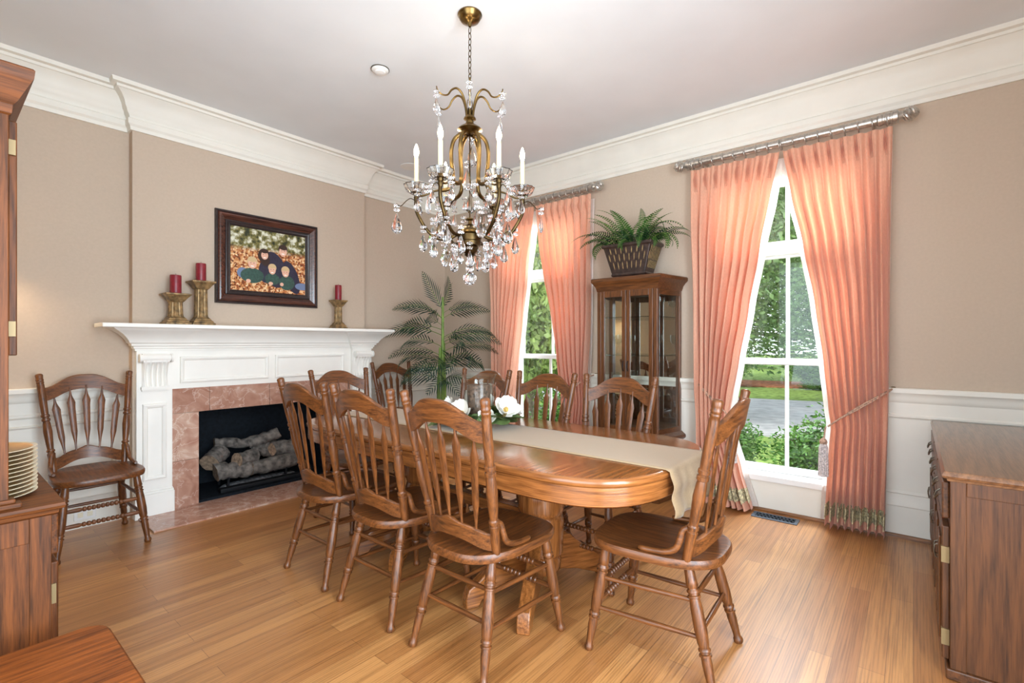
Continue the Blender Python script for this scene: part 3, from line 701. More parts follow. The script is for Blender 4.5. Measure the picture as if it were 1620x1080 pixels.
# gas logs on a grate
gt = thing('log_grate', 'black iron grate holding the ceramic logs in the firebox', 'grate', (1.86, YC+.14, .03))
MB().box(-.27, .27, -.005, .007, .09, .102).box(-.27, .27, .2, .212, .09, .102).build('bar', M['iron'], gt, 0)
for x in (-.24, -.12, 0, .12, .24):
    MB().box(x-.006, x+.006, -.02, .22, .078, .09).box(x-.006, x+.006, -.022, -.01, .078, .15).build('tine', M['iron'], gt, 0)
for x, y in ((-.24, 0), (.24, 0), (-.24, .2), (.24, .2)): MB().box(x-.008, x+.008, y-.008, y+.008, 0, .09).build('leg', M['iron'], gt, 0)
MB().box(-.33, .34, -.1, -.03, 0, .035).build('burner_pan', M['iron'], gt, 0, bevel=.008)
tag(MB().loft([[(x, y, z+.006*random.random()) for x, y, z in ring] for ring in ([( .33*cos(2*pi*k/40), .1*sin(2*pi*k/40), 0) for k in range(40)], [(.3*cos(2*pi*k/40), .08*sin(2*pi*k/40), .02) for k in range(40)], [(.1*cos(2*pi*k/40), .03*sin(2*pi*k/40), .035) for k in range(40)])]).build('ash_bed', M['ash'], None, 50, loc=(1.9, YC+.2, .03)), 'grey ash and embers under the grate', 'ash', kind='stuff')
def log(p, q, r, lab, seed):
    rd = random.Random(seed); p, q = Vector(p), Vector(q); n = 9
    pts = [p.lerp(q, i/n)+Vector((0, 0, rd.uniform(-.006, .006))) for i in range(n+1)]
    mb = MB(); mb.tube(pts, [1.28*r*rd.uniform(.88, 1.1) for _ in pts], 12)
    mb.mi[-1] = mb.mi[-2] = 1
    for i in range(len(mb.v)): mb.v[i] = tuple(c+rd.uniform(-.0045, .0045) for c in mb.v[i])
    o = mb.build('fireplace_log', [M['log'], M['logend']], None, 45)
    tag(o, lab, 'log', 'ceramic logs in the fireplace')
log((1.53, YC+.16, .185), (1.8, YC+.15, .17), .055, 'grey log lying low at the left front of the grate', 1)
log((1.8, YC+.15, .165), (2.2, YC+.17, .17), .05, 'dark grey log lying low along the right front of the grate', 2)
log((1.5, YC+.2, .26), (1.63, YC+.32, .31), .055, 'short grey log stub leaning upright at the far left of the pile', 3)
log((1.68, YC+.12, .265), (1.86, YC+.2, .25), .048, 'tan split log across the middle front of the pile', 4)
log((1.58, YC+.33, .39), (1.87, YC+.27, .36), .034, 'thin grey branch log on top at the left of the pile', 5)
log((1.83, YC+.27, .36), (2.07, YC+.2, .43), .04, 'topmost grey log sloping up to a pale cut end at the right', 6)
log((1.88, YC+.28, .3), (1.98, YC+.14, .3), .045, 'short log pointing forward under the topmost log', 7)
log((1.95, YC+.29, .29), (2.22, YC+.22, .27), .06, 'thick brown log lying high at the right of the pile', 8)

# ------------------------------------------------------------------ things on and above the mantel
def column_holder(x, y, h, wcap, lab):
    t = thing('candle_holder', lab, 'candle holder', (x, y, 1.38), 0, 'gilded column candle holders on the mantel')
    sq = lambda r, z: [(-r, -r, z), (r, -r, z), (r, r, z), (-r, r, z)]
    b = wcap*.5
    MB().loft([sq(b*1.02, 0), sq(b*1.02, .014), sq(b*.9, .018), sq(b*.86, .03), sq(b*.74, .036), sq(b*.7, .044), sq(b*.55, .058)]).build('base', M['bronze'], t, 0, bevel=.002)
    rc = b*.6; fl = []
    z0, z1 = .056, h-.055
    def ring(z, k): return [((rc*k*(1-.09*(i % 2)))*cos(2*pi*i/32), (rc*k*(1-.09*(i % 2)))*sin(2*pi*i/32), z) for i in range(32)]
    MB().loft([ring(z0, 1.15), ring(z0+.008, 1.05), ring(z0+.02, 1.0), ring((z0+z1)/2, .97), ring(z1-.01, .93), ring(z1, 1.1)]).build('shaft', M['bronze'], t, 25)
    MB().loft([sq(b*.55, h-.058), sq(b*.66, h-.046), sq(b*.8, h-.03), sq(b*.98, h-.014), sq(b*1.05, h-.012), sq(b*1.05, h)]).build('capital', M['bronze'], t, 0, bevel=.003)
def pillar(x, y, z, r, h, lab):
    t = thing('candle', lab, 'candle', (x, y, z), 0, 'burgundy pillar candles')
    MB().lathe([(0, 0), (r*.97, 0), (r, .004), (r, h-.008), (r*.95, h), (r*.5, h-.004), (0, h-.006)], 28).build('wax_body', M['redwax'], t, 40)
    MB().tube([(0, 0, h-.006), (.001, .001, h+.012)], .0012, 6).build('wick', M['wick'], t)
YM = 4.14
column_holder(1.172, YM, .225, .155, 'shorter wide gilded column candle holder at the mantel\'s left end')
pillar(1.172, YM, 1.605, .036, .135, 'short burgundy candle on the leftmost column holder')
column_holder(1.335, YM, .33, .15, 'tall gilded column candle holder beside the picture frame\'s left edge')
pillar(1.335, YM, 1.71, .034, .135, 'burgundy candle on the tall holder left of the picture')
column_holder(2.47, YM, .265, .118, 'slim gilded column candle holder at the mantel\'s right end')
pillar(2.47, YM, 1.645, .03, .14, 'burgundy candle on the slim holder right of the picture')
# framed family photograph
px0, px1, pz0, pz1 = 1.468, 2.318, 1.566, 2.312
pf = thing('picture_frame', 'mahogany framed family portrait hanging above the mantel', 'framed picture', ((px0+px1)/2, YC, (pz0+pz1)/2))
hw, hh = (px1-px0)/2, (pz1-pz0)/2
def frame_ring(prof):
    ring = [(-hw, -hh), (hw, -hh), (hw, hh), (-hw, hh)]; sg = [(1, 1), (-1, 1), (-1, -1), (1, -1)]
    rings = [[(a+sx*i, -o, b+sz*i) for o, i in prof] for (a, b), (sx, sz) in zip(ring, sg)]
    return MB().loft(rings+[rings[0]], caps=False)
frame_ring([(0, 0), (.024, 0), (.03, .004), (.03, .012), (.024, .018), (0, .018)]).build('outer_bead', M['framebead'], pf, 30)
frame_ring([(0, .016), (.026, .018), (.036, .026), (.038, .036), (.032, .05), (.024, .062), (.02, .072), (0, .074)]).build('moulding', M['frame'], pf, 30)
frame_ring([(0, .072), (.024, .074), (.027, .082), (.022, .088), (.018, .1), (.02, .104), (.012, .114), (0, .116)]).build('inner_bead', M['framebead'], pf, 30)
m, n, l, b = mat('autumn_photograph')
tc = n.new('ShaderNodeTexCoord'); sp = n.new('ShaderNodeSeparateXYZ'); l.new(tc.outputs['Object'], sp.inputs[0])
t1 = n.new('ShaderNodeTexVoronoi'); t1.inputs['Scale'].default_value = 75; l.new(tc.outputs['Object'], t1.inputs['Vector'])
r1 = n.new('ShaderNodeValToRGB'); e = r1.color_ramp.elements; e[0].position = 0; e[0].color = rgb(238, 206, 160); e[1].position = 1; e[1].color = rgb(96, 54, 34)
x = e.new(.4); x.color = rgb(206, 140, 84); x = e.new(.65); x.color = rgb(160, 84, 48)
sx_ = n.new('ShaderNodeSeparateColor'); l.new(t1.outputs['Color'], sx_.inputs[0]); l.new(sx_.outputs[0], r1.inputs['Fac'])
t2 = n.new('ShaderNodeTexNoise'); t2.inputs['Scale'].default_value = 26; t2.inputs['Detail'].default_value = 7; l.new(tc.outputs['Object'], t2.inputs['Vector'])
r2 = n.new('ShaderNodeValToRGB'); e = r2.color_ramp.elements; e[0].position = .36; e[0].color = rgb(46, 52, 34); e[1].position = .64; e[1].color = rgb(222, 220, 200)
x = e.new(.5); x.color = rgb(126, 118, 66)
l.new(t2.outputs['Fac'], r2.inputs['Fac'])
mr = n.new('ShaderNodeMapRange'); mr.inputs['From Min'].default_value = .07; mr.inputs['From Max'].default_value = .11; l.new(sp.outputs['Z'], mr.inputs['Value'])
mx = n.new('ShaderNodeMix'); mx.data_type = 'RGBA'; l.new(mr.outputs[0], mx.inputs['Factor']); l.new(r1.outputs['Color'], mx.inputs['A']); l.new(r2.outputs['Color'], mx.inputs['B'])
l.new(mx.outputs['Result'], b.inputs['Base Color']); b.inputs['Roughness'].default_value = .25
iw, ih = hw-.112, hh-.112
ph = MB().box(-iw-.004, iw+.004, -.012, -.002, -ih-.004, ih+.004).build('photograph', m, pf, 0)
SK = P('photo_skin', (226, 176, 152), .3); HD = P('photo_dark_hair', (56, 38, 32), .3); HB = P('photo_blond_hair', (206, 176, 132), .3)
NV = P('photo_navy_jumper', (46, 44, 64), .3, var=.15, vscale=60); GN = P('photo_green_jumper', (52, 84, 76), .3, var=.2, vscale=60); BL = P('photo_jeans', (108, 126, 158), .3); WHT = P('photo_smile', (250, 240, 232), .3)
lay = [0]
def blob(u, v, ru, rv, m, rot=0, n_=22, pw=2.0):
    lay[0] += 1; y = -.0122-.00012*lay[0]; mb = MB(); c, s_ = cos(rot), sin(rot); ring = []
    for k in range(n_):
        a = 2*pi*k/n_; x = abs(cos(a))**(2/pw)*(1 if cos(a) >= 0 else -1)*ru; z = abs(sin(a))**(2/pw)*(1 if sin(a) >= 0 else -1)*rv
        x, z = x*c-z*s_, x*s_+z*c
        ring.append((-iw+2*iw*u+x*2*iw, y, ih-2*ih*v+z*2*iw))
    mb.v = ring; mb.face(list(range(n_))); return mb, m
def person(nm, blobs):
    mb = MB(); ms = []
    for k, (bm_, m_) in enumerate(blobs): mb.add(bm_.v, bm_.f, k); ms.append(m_)
    mb.build(nm, ms, ph, 0)
def face(u, v, r, hair, long_=False, lean=0):
    bs = []
    if long_: bs += [blob(u-.012, v+.02, r*1.5, r*1.9, hair, lean), blob(u+.01, v+.09, r*1.2, r*1.6, hair)]
    bs += [blob(u, v-.03, r*1.12, r*1.1, hair, lean), blob(u, v+.012, r*.92, r*1.15, SK, lean), blob(u, v-.05, r*.95, r*.5, hair, lean),
           blob(u-r*.35, v, r*.13, r*.07, HD), blob(u+r*.35, v, r*.13, r*.07, HD), blob(u, v+.05, r*.4, r*.14, WHT)]
    return bs
person('person', [blob(.56, .62, .16, .25, NV, .3), blob(.8, .72, .1, .24, NV, .35), blob(.95, .86, .1, .05, BL)]+face(.68, .29, .058, HD, False, -.1))
person('person', [blob(.45, .66, .1, .16, NV)]+face(.43, .39, .05, HD, True))
person('person', [blob(.15, .72, .07, .07, BL), blob(.27, .75, .15, .1, GN), blob(.22, .84, .03, .025, SK)]+face(.27, .55, .058, HB))
person('person', [blob(.53, .78, .1, .08, GN), blob(.51, .85, .03, .022, SK)]+face(.53, .62, .05, HB))
person('person', [blob(.73, .82, .11, .1, GN), blob(.66, .85, .025, .025, SK)]+face(.71, .64, .052, HB, False, .15))

# ------------------------------------------------------------------ curtains, rods, tiebacks
def interp(tab, z):
    for (za, ya), (zb, yb) in zip(tab, tab[1:]):
        if za >= z >= zb:
            t = (za-z)/(za-zb) if za != zb else 0; t = t*t*(3-2*t)*.35+t*.65
            return ya+(yb-ya)*t
    return tab[-1][1]
def curtain(lab, outer, inner, npl, seed):
    root = thing('curtain', lab, 'curtain', (0, 0, 0), 0, 'coral pinch-pleated curtains')
    rd = random.Random(seed); ph_ = [rd.uniform(-.5, .5) for _ in range(npl+2)]; amp = [rd.uniform(.75, 1.25) for _ in range(npl+2)]
    nu, nv, zt, zb = npl*20, 60, 2.61, .02
    def pt(u, z, off=0.0, ext=0.0):
        yo, yi = interp(outer, z), interp(inner, z); wdt = abs(yi-yo)
        w = u*npl; k = int(min(npl-1, max(0, w))); 
        a = amp[k]*(1-(w-k))+amp[min(k+1, npl)]*(w-k)
        drop = min(1, (zt-z)/.5)
        A = (.014+.03*drop)*a*min(1.25, max(.75, .45/max(wdt, .25)))
        if z < .69: A *= 1+.25*(.69-z)
        s1 = sin(2*pi*(w+.15*sin(3*z+k)*drop*.6)); s2 = s1+.28*sin(4*pi*w+ph_[k])
        pin = math.exp(-((zt-.09-z)/.05)**2)*.03*(.55+.45*cos(2*pi*((w % 1)-.5)/.1) if .35 < (w % 1) < .65 else 0)
        x = 3.884-A*s2 - pin + off
        # gathered by the tie
        g_ = math.exp(-((z-.69)/.16)**2); x = x*(1-.35*g_)+(3.88+off)*.35*g_
        if off == 0: x = min(x, 3.935)
        y = yo+(yi-yo)*u + (ext if u > .5 else 0)*(1 if yi > yo else -1)*(u-.5)*2 + .006*cos(2*pi*w)*drop
        return (x, y, z)
    def surf(nm, m, off, ext, z0=zt, z1=zb, par=root, flat=1.0):
        mb = MB()
        for j in range(nv+1):
            z = z0+(z1-z0)*j/nv
            for i in range(nu+1):
                q = pt(i/nu, z, off, ext); mb.v.append((3.884+off+(q[0]-3.884-off)*flat, q[1], q[2]))
        for j in range(nv):
            for i in range(nu): a = j*(nu+1)+i; mb.face([a, a+1, a+nu+2, a+nu+1])
        return mb.build(nm, m, par, 80)
    surf('drape', M['curtain'], 0, 0); surf('lining', M['lining'], .064, .035, zt-.03, zb+.012, flat=.12)
    nv = 7
    rd2 = random.Random(seed+5)
    mb = MB(); cnt = nu
    for i in range(cnt):
        u0, u1 = i/cnt, (i+1)/cnt
        for (za, zb_, o1) in ((.17, .15, .006), (.15, .135-.0, .009), (.135, .085-.012*rd2.random(), .012)):
            p = [pt(u0, za, -o1), pt(u1, za, -o1), pt(u1-.12/cnt, zb_, -o1-.003), pt(u0+.12/cnt, zb_, -o1-.003)]
            mb.add(p, [(0, 1, 2, 3)])
    mb.build('tassel_fringe', M['fringe'], root, 0, solid=.004)
    return root
curtain('coral silk curtain at the right side of the right window', [(2.61, .10), (1.5, .11), (.9, .115), (.02, .135)],
        [(2.61, .715), (2.3, .66), (1.94, .585), (1.5, .515), (1.1, .465), (.8, .435), (.69, .42), (.55, .43), (.02, .455)], 8, 1)
curtain('coral silk curtain at the left side of the right window', [(2.61, 1.365), (1.5, 1.34), (.9, 1.32), (.02, 1.275)],
        [(2.61, .735), (2.3, .79), (1.94, .86), (1.5, .94), (1.1, 1.01), (.8, 1.06), (.69, 1.075), (.55, 1.06), (.3, .99), (.02, .91)], 8, 2)
curtain('coral silk curtain at the right side of the left window', [(2.61, 2.27), (1.5, 2.285), (.9, 2.3), (.02, 2.3)],
        [(2.61, 2.9), (2.3, 2.86), (1.94, 2.8), (1.5, 2.72), (1.1, 2.65), (.8, 2.6), (.69, 2.585), (.55, 2.6), (.02, 2.66)], 8, 3)
curtain('coral silk curtain at the left side of the left window', [(2.61, 3.52), (1.5, 3.47), (.9, 3.44), (.02, 3.42)],
        [(2.61, 2.92), (2.3, 2.965), (1.94, 3.02), (1.5, 3.085), (1.1, 3.14), (.8, 3.18), (.69, 3.19), (.55, 3.18), (.02, 3.1)], 8, 4)
def rod(y0, y1, rings_y, lab):
    t = thing('curtain_rod', lab, 'curtain rod', (3.884, (y0+y1)/2, 2.665), 0, 'silver curtain rods'); c = (y0+y1)/2
    MB().tube([(0, y0+.05-c, 0), (0, y1-.05-c, 0)], .026, 16).build('pole', M['silver'], t, 40)
    for sg, ye in ((-1, y0), (1, y1)):
        yy = ye-c; f = lambda d: (0, yy+sg*d, 0)
        MB().turn(f(-.15), f(-.02), [(0, .028), (.05, .036), (.2, .036), (.22, .032), (.3, .032), (.32, .038), (.5, .038), (.52, .033), (.6, .033), (.62, .042), (.8, .042), (.85, .03), (1, .024)], 16).build('collar', M['silver'], t, 40)
        mb = MB(); rings = []                            # pine-cone finial
        for j in range(11):
            u = j/10; r = .042*math.sin(pi*(u*.86+.1))**.8
            rings.append([(r*(1+.14*((i+j) % 2))*cos(2*pi*i/16), yy+sg*(-.025+.085*u), r*(1+.14*((i+j) % 2))*sin(2*pi*i/16)) for i in range(16)])
        mb.loft(rings).build('finial', M['silver'], t, 0)
        MB().tube([(.03, yy-sg*.17, 0), (.117, yy-sg*.17, 0)], .011, 10).build('bracket', M['silver'], t, 40)
    for y in rings_y:
        MB().tube([(.036*cos(2*pi*k/20), y-c+.004*sin(2*pi*k/20), .036*sin(2*pi*k/20)-.009) for k in range(21)], .0042, 8, cap=False).build('ring', M['silver'], t, 60)
rod(.03, 1.44, [.13+.595*k/8 for k in range(9)]+[.735+.615*k/8 for k in range(9)], 'silver curtain rod with pine-cone finials over the right window')
rod(2.2, 3.6, [2.3+.6*k/8 for k in range(9)]+[2.92+.58*k/8 for k in range(9)], 'silver curtain rod with pine-cone finials over the left window')
def tieback(yh, yi, lab, tass=True):
    t = thing('curtain_tieback', lab, 'tieback', (3.985, yh, .955), 0, 'twisted cord tiebacks')
    d = yi-yh; sg = 1 if d > 0 else -1; pts = []
    for k in range(17):
        u = k/16; pts.append((-.02-.135*math.sin(pi*min(1, u*.62+.08))**.6, d*u+sg*.02*math.sin(pi*u), -.265*u**1.1-.01*math.sin(pi*u)))
    pts[0] = (-.002, 0, 0)
    for kk in (0, 1):
        MB().tube([(x, y+.0, z-.014*kk*math.sin(pi*min(1, i/12))) for i, (x, y, z) in enumerate(pts)], .0055, 8).build('cord', M['rope'], t, 60)
    MB().lathe([(0, -.012), (.012, -.01), (.014, 0), (.012, .01), (0, .012)], 12).build('hook', M['brass'], t, 60)
    if tass:
        x, y, z = pts[-1][0]-.01, pts[-1][1]+sg*.012, pts[-1][2]
        tt = MB(); tt.tube([(x, y, z), (x-.005, y+sg*.01, z-.09)], .005, 8); tt.lathe([(.006, -.135+z+.06), (.02, -.15+z+.06), (.024, -.165+z+.06), (.018, -.178+z+.06)], 16, (x-.005, y+sg*.012)); 
        tt.build('tassel_cord', M['rope'], t, 50)
        rings = []
        for zz, r in ((-.115, .017), (-.14, .024), (-.25, .027), (-.33, .028)):
            rings.append([((x-.005)+(r*(1+.12*(i % 2)))*cos(2*pi*i/28), y+sg*.012+(r*(1+.12*(i % 2)))*sin(2*pi*i/28), z+zz) for i in range(28)])
        MB().loft(rings).build('tassel_skirt', M['tassel'], t, 0)
tieback(.10, .44, 'twisted cord tieback with a silvery tassel on the rightmost curtain')
tieback(1.345, 1.06, 'twisted cord tieback on the curtain beside the curio cabinet\'s right', True)
tieback(2.275, 2.6, 'twisted cord tieback on the curtain beside the curio cabinet\'s left', False)
tieback(3.47, 3.17, 'twisted cord tieback on the curtain nearest the palm', False)

# ------------------------------------------------------------------ curio cabinet
cu = thing('curio_cabinet', 'oak curio cabinet with two glazed doors and canted glass sides between the windows', 'display cabinet', (3.99, 1.80, 0))
FX, FW, BW = -.355, .265, .325                   # front x (local), half widths front / back
def plan(off): return [(0, -BW-off), (FX*.0-.0, -BW-off), (FX-off*.7, -FW-off*.8), (FX-off*.7, FW+off*.8), (0, BW+off)]
def slab(nm, sections, m=M['curio_y'], par=cu):
    MB().loft([[(x, y, z) for x, y in (lambda q: [q[0]]+q[2:])(plan(o))] for o, z in sections]).build(nm, m, par, 25)
slab('plinth', [(.02, 0), (.02, .07), (.012, .08), (0, .085)])
slab('lower_case', [(0, .085), (0, .45)], M['curio_z'])
slab('waist_moulding', [(0, .45), (.012, .455), (.03, .47), (.035, .485), (.03, .5), (.014, .512), (0, .525)])
slab('cornice', [(0, 1.675), (.006, 1.69), (.012, 1.71), (.03, 1.735), (.045, 1.75), (.05, 1.755), (.05, 1.778), (.044, 1.785)])
# corner posts and rails of the glazed part
z0, z1 = .525, 1.675
def post(x, y, r=.018): MB().box(x-r, x+r, y-r, y+r, z0, z1).build('corner_post', M['curio_z'], cu, 0, bevel=.004)
post(FX+.018, -FW+.018); post(FX+.018, FW-.018); post(-.02, -BW+.02); post(-.02, BW-.02)
for sg in (-1, 1):
    a, b = Vector((FX+.03, sg*(FW-.012), 0)), Vector((-.035, sg*(BW-.012), 0)); d = (b-a).normalized(); nr = Vector((-d.y, d.x, 0))
    for za, zb in ((z0, z0+.04), (z1-.045, z1)): MB().loft([[tuple(p+nr*o+Vector((0, 0, z))) for p, o in ((a, -.008), (b, -.008), (b, .008), (a, .008))] for z in (za, zb)]).build('side_rail', M['curio_x'], cu, 0)
    MB().loft([[tuple(p+nr*o+Vector((0, 0, z))) for p, o in ((a, -.002), (b, -.002), (b, .002), (a, .002))] for z in (z0+.04, z1-.045)]).build('side_glass', M['cabglass'], cu, 0)
for sg in (-1, 1):
    y0, y1 = (.002, FW-.036) if sg > 0 else (-FW+.036, -.002)
    st = .034
    dr = MB().box(FX-.004, FX+.014, y0, y0+st, z0, z1).box(FX-.004, FX+.014, y1-st, y1, z0, z1).box(FX-.004, FX+.014, y0+st, y1-st, z0, z0+.045).box(FX-.004, FX+.014, y0+st, y1-st, z1-.05, z1).build('door', M['curio_z'], cu, 0, bevel=.003)
    MB().box(FX+.003, FX+.007, y0+st, y1-st, z0+.045, z1-.05).build('door_glass', M['cabglass'], dr, 0)
    yk = y0+st/2 if sg > 0 else y1-st/2
    MB().tube([(FX-.006, yk, 1.02), (FX-.02, yk, 1.03), (FX-.022, yk, 1.06), (FX-.02, yk, 1.09), (FX-.006, yk, 1.1)], .004, 8).build('door_pull', M['iron'], dr, 60)
MB().box(-.012, -.004, -BW+.04, BW-.04, z0, z1).build('mirror_back', M['mirror'], cu, 0)
for zs in (.82, 1.14, 1.455):
    MB().loft([[(FX+.03, -FW+.04, z), (-.015, -BW+.045, z), (-.015, BW-.045, z), (FX+.03, FW-.04, z)] for z in (zs, zs+.006)]).build('glass_shelf', M['shelfglass'], cu, 0)
gb = None
GOB = [(.001, 0), (.032, 0), (.03, .004), (.006, .009), (.005, .06), (.01, .066), (.005, .072), (.008, .085), (.03, .105), (.038, .13), (.036, .17), (.033, .17), (.035, .13), (.027, .108), (.001, .09)]
for (x, y, z, lab) in ((3.8, 1.60, 1.146, 'crystal goblet on the curio\'s middle glass shelf at the right side'), (3.84, 1.60, 1.461, 'crystal goblet on the curio\'s top glass shelf at the right side'),
                       (3.85, 1.98, 1.146, 'crystal goblet on the curio\'s middle glass shelf at the left'), (3.8, 1.98, .826, 'crystal goblet on the curio\'s lowest glass shelf at the left')):
    if gb is None:
        gb = MB().lathe(GOB, 16).build('crystal_goblet', M['cabglass'], None, 40); o = gb
    else: o = gb.copy(); COL.objects.link(o)
    o.location = (x, y, z); tag(o, lab, 'goblet', 'goblets in the curio cabinet')

# ------------------------------------------------------------------ fronds
def frond_mb(L, W, n, pitch, curl, lw, mi_stem=1, sweep=.5, droop=.25, taper=1.0, start=.12, side_curl=0.0):
    """arching midrib with a pair of leaflets at each step"""
    mb = MB(); pts = []; a = pitch; p = Vector((0, 0, 0)); N = 24; b = 0.0
    for i in range(N+1):
        pts.append(p.copy()); p = p+Vector((cos(a)*cos(b), sin(b)*cos(a), sin(a)))*(L/N); a -= curl/N*(.5+i/N); b += side_curl/N
    mb.tube(pts, [.0035*(1-.8*i/N)*max(1, L*1.6) for i in range(N+1)], 5, mi_stem)
    for j in range(n):
        u = start+(1-start)*j/(n-1); k = min(N-1, int(u*N)); f = u*N-k; c = pts[k].lerp(pts[min(N, k+1)], f); t = (pts[min(N, k+1)]-pts[k]).normalized()
        side = Vector((-t.y, t.x, 0)); side = side.normalized() if side.length > .05 else Vector((0, 1, 0)); up = side.cross(t)*-1
        v = (u-start)/(1-start); prof = (max(0, math.sin(pi*min(1, .12+.88*v))) ** .7 if taper == 0 else max(0, 1-v)**.8*.95+.08) * (min(1, .35+v*5))
        ln = W*prof
        for sd in (-1, 1):
            d = (side*sd*cos(sweep)+t*sin(sweep)).normalized()
            e0 = t*lw*.5; m1 = c+d*ln*.5+Vector((0, 0, -droop*ln*.12)); tip = c+d*ln+Vector((0, 0, -droop*ln*.6))
            mb.add([c-e0*.5, c+e0*.5, m1+e0, tip, m1-e0], [(0, 1, 2, 4), (4, 2, 3)], 0)
    return mb
pf2 = thing('potted_fern', 'artificial fern in a dark carved pot on top of the curio cabinet', 'potted plant', (3.80, 1.822, 1.786))
sq = lambda rx, ry, z: [(-rx, -ry, z), (rx, -ry, z), (rx, ry, z), (-rx, ry, z)]
MB().loft([sq(.085, .15, .018), sq(.09, .155, .03), sq(.085, .15, .046), sq(.088, .152, .052), sq(.12, .208, .255), sq(.13, .222, .262), sq(.13, .222, .285), sq(.115, .2, .285), sq(.1, .18, .25)]).build('pot', M['pot'], pf2, 0, bevel=.006)
for sx in (-1, 1):
    for sy in (-1, 1): MB().box(sx*.065-.018, sx*.065+.018, sy*.12-.02, sy*.12+.02, 0, .02).build('pot_foot', M['pot'], pf2, 0, bevel=.004)
mb = MB()
for row, (zr, hl) in enumerate(((.075, .06), (.14, .06), (.2, .05))):
    for k in range(9):
        u = (k+.5*(row % 2)-4)/4.2
        for face_ in (0, 1):
            def q(uu, z):
                tt = (z-.052)/(.255-.052); rx, ry = .088+.032*tt, .152+.056*tt
                return (-rx-.003, uu*ry, z) if face_ == 0 else (uu*rx, -ry-.003, z)
            if abs(u) > .95: continue
            a_, b_ = q(u-.018, zr), q(u+.018, zr+hl)
            p = [q(u, zr), q(u+.018, zr+hl*.25), q(u+.018, zr+hl*.75), q(u, zr+hl), q(u-.018, zr+hl*.75), q(u-.018, zr+hl*.25)]
            mb.add(p, [(0, 1, 2, 3, 4, 5)])
mb.build('pot_inlay', M['potgold'], pf2, 0, solid=.004)
MB().loft([sq(.1, .18, .25), sq(.07, .13, .275)]).build('moss', M['soil'], pf2, 40)
variants = {}
def frond(parent, key, loc, yaw, sc=1, roll=0):
    mbf, mats_ = FR[key]
    if key not in variants:
        variants[key] = mbf().build('frond', mats_, parent, 0); o = variants[key]
    else: o = variants[key].copy(); COL.objects.link(o); o.parent = parent
    o.location = loc; o.rotation_euler = (roll, 0, yaw); o.scale = (sc,)*3; return o
FN, FD = [M['fernlf'], M['palmstem']], [M['ferndk'], M['palmstem']]
FR = {'up': (lambda: frond_mb(.4, .08, 19, 1.3, 1.3, .013, droop=.2, sweep=.35), FN), 'arch': (lambda: frond_mb(.46, .075, 21, 1.1, 2.3, .013, droop=.3, sweep=.35), FD),
      'out': (lambda: frond_mb(.45, .08, 21, .75, 1.7, .013, droop=.3, sweep=.35), FD), 'low': (lambda: frond_mb(.34, .085, 17, .7, 2.8, .013, droop=.3, sweep=.35), FN),
      'curl': (lambda: frond_mb(.66, .03, 40, 1.5, 4.4, .007, droop=.1, sweep=.3), FD)}
rd = random.Random(11)
def reach(a, s_):            # keep the fronds off the wall behind the cabinet
    return s_*(.42 if cos(a) > .35 else .75 if cos(a) < -.7 else 1.0)
for k in range(20):
    a = 2*pi*k/20+rd.uniform(-.2, .2); frond(pf2, 'low', (rd.uniform(-.05, .03), .17*sin(a), .285), a, reach(a, rd.uniform(.75, 1.0)), rd.uniform(-.5, .5))
for k in range(16):
    a = 2*pi*k/16+.3+rd.uniform(-.2, .2); frond(pf2, 'out', (rd.uniform(-.05, .03), .12*sin(a), .27), a, reach(a, rd.uniform(.85, 1.08)), rd.uniform(-.6, .6))
for k in range(13):
    a = 2*pi*k/13+rd.uniform(-.25, .25); frond(pf2, 'arch', (rd.uniform(-.05, .03), .1*sin(a), .27), a, reach(a, rd.uniform(.75, 1.0)), rd.uniform(-.5, .5))
for y, a, s_ in ((.1, 1.9, 1.0), (.05, 2.4, 1.0), (.0, 2.9, .95), (-.06, 3.9, .8), (.03, 1.3, .85), (-.1, 4.6, .75), (.13, 2.1, .9), (-.02, 3.2, 1.0), (-.08, 3.4, .9), (.06, 1.6, .95), (-.05, 4.3, .95), (-.12, 4.9, .85), (.0, 2.2, 1.1)): frond(pf2, 'up', (-.02, y, .27), a, s_, rd.uniform(-.4, .4))
frond(pf2, 'curl', (-.02, .02, .26), -1.75, 1.0)
# palm in the corner
pm_ = thing('potted_palm', 'artificial palm with layered green fronds in the corner left of the window', 'potted plant', (3.42, 3.75, 0))
MB().lathe([(.0, 0), (.14, 0), (.15, .02), (.17, .3), (.175, .33), (.16, .33), (.15, .28), (.0, .28)], 28).build('planter', M['basket'], pm_, 40)
MB().lathe([(.152, .27), (.1, .3), (0, .31)], 24).build('moss', M['soil'], pm_, 50)
for k, (dx, dy, zt_) in enumerate(((0, 0, 1.72), (-.035, .02, 1.2), (.035, .015, 1.25))):
    MB().tube([(dx, dy, .28), (dx*1.1, dy, .8), (dx*.7, dy*.6, zt_)], [.022, .019, .012], 10).build('stem', M['palmstem'], pm_, 50)
PM = [M['palmlf'], M['palmstem']]
FR['pup'] = (lambda: frond_mb(.5, .2, 14, 1.42, .5, .019, sweep=.95, droop=.1, start=.1), PM)
FR['pmid'] = (lambda: frond_mb(.6, .24, 14, .85, 1.5, .02, sweep=.85, droop=.3, start=.2), PM)
FR['plow'] = (lambda: frond_mb(.66, .25, 15, .6, 1.6, .02, sweep=.85, droop=.35, start=.2), PM)
FR['pdrop'] = (lambda: frond_mb(.62, .26, 15, .85, 2.5, .02, sweep=.8, droop=.4, start=.16), PM)
VR = AZ-pi/2               # heading of "to the right" as seen from the camera
rd = random.Random(5)
frond(pm_, 'pup', (0, 0, 1.6), VR+2.6, 1.05, .7); frond(pm_, 'pup', (0, 0, 1.58), VR+.3, .8, -.6); frond(pm_, 'pup', (0, 0, 1.58), VR-1.4, .9, .5)
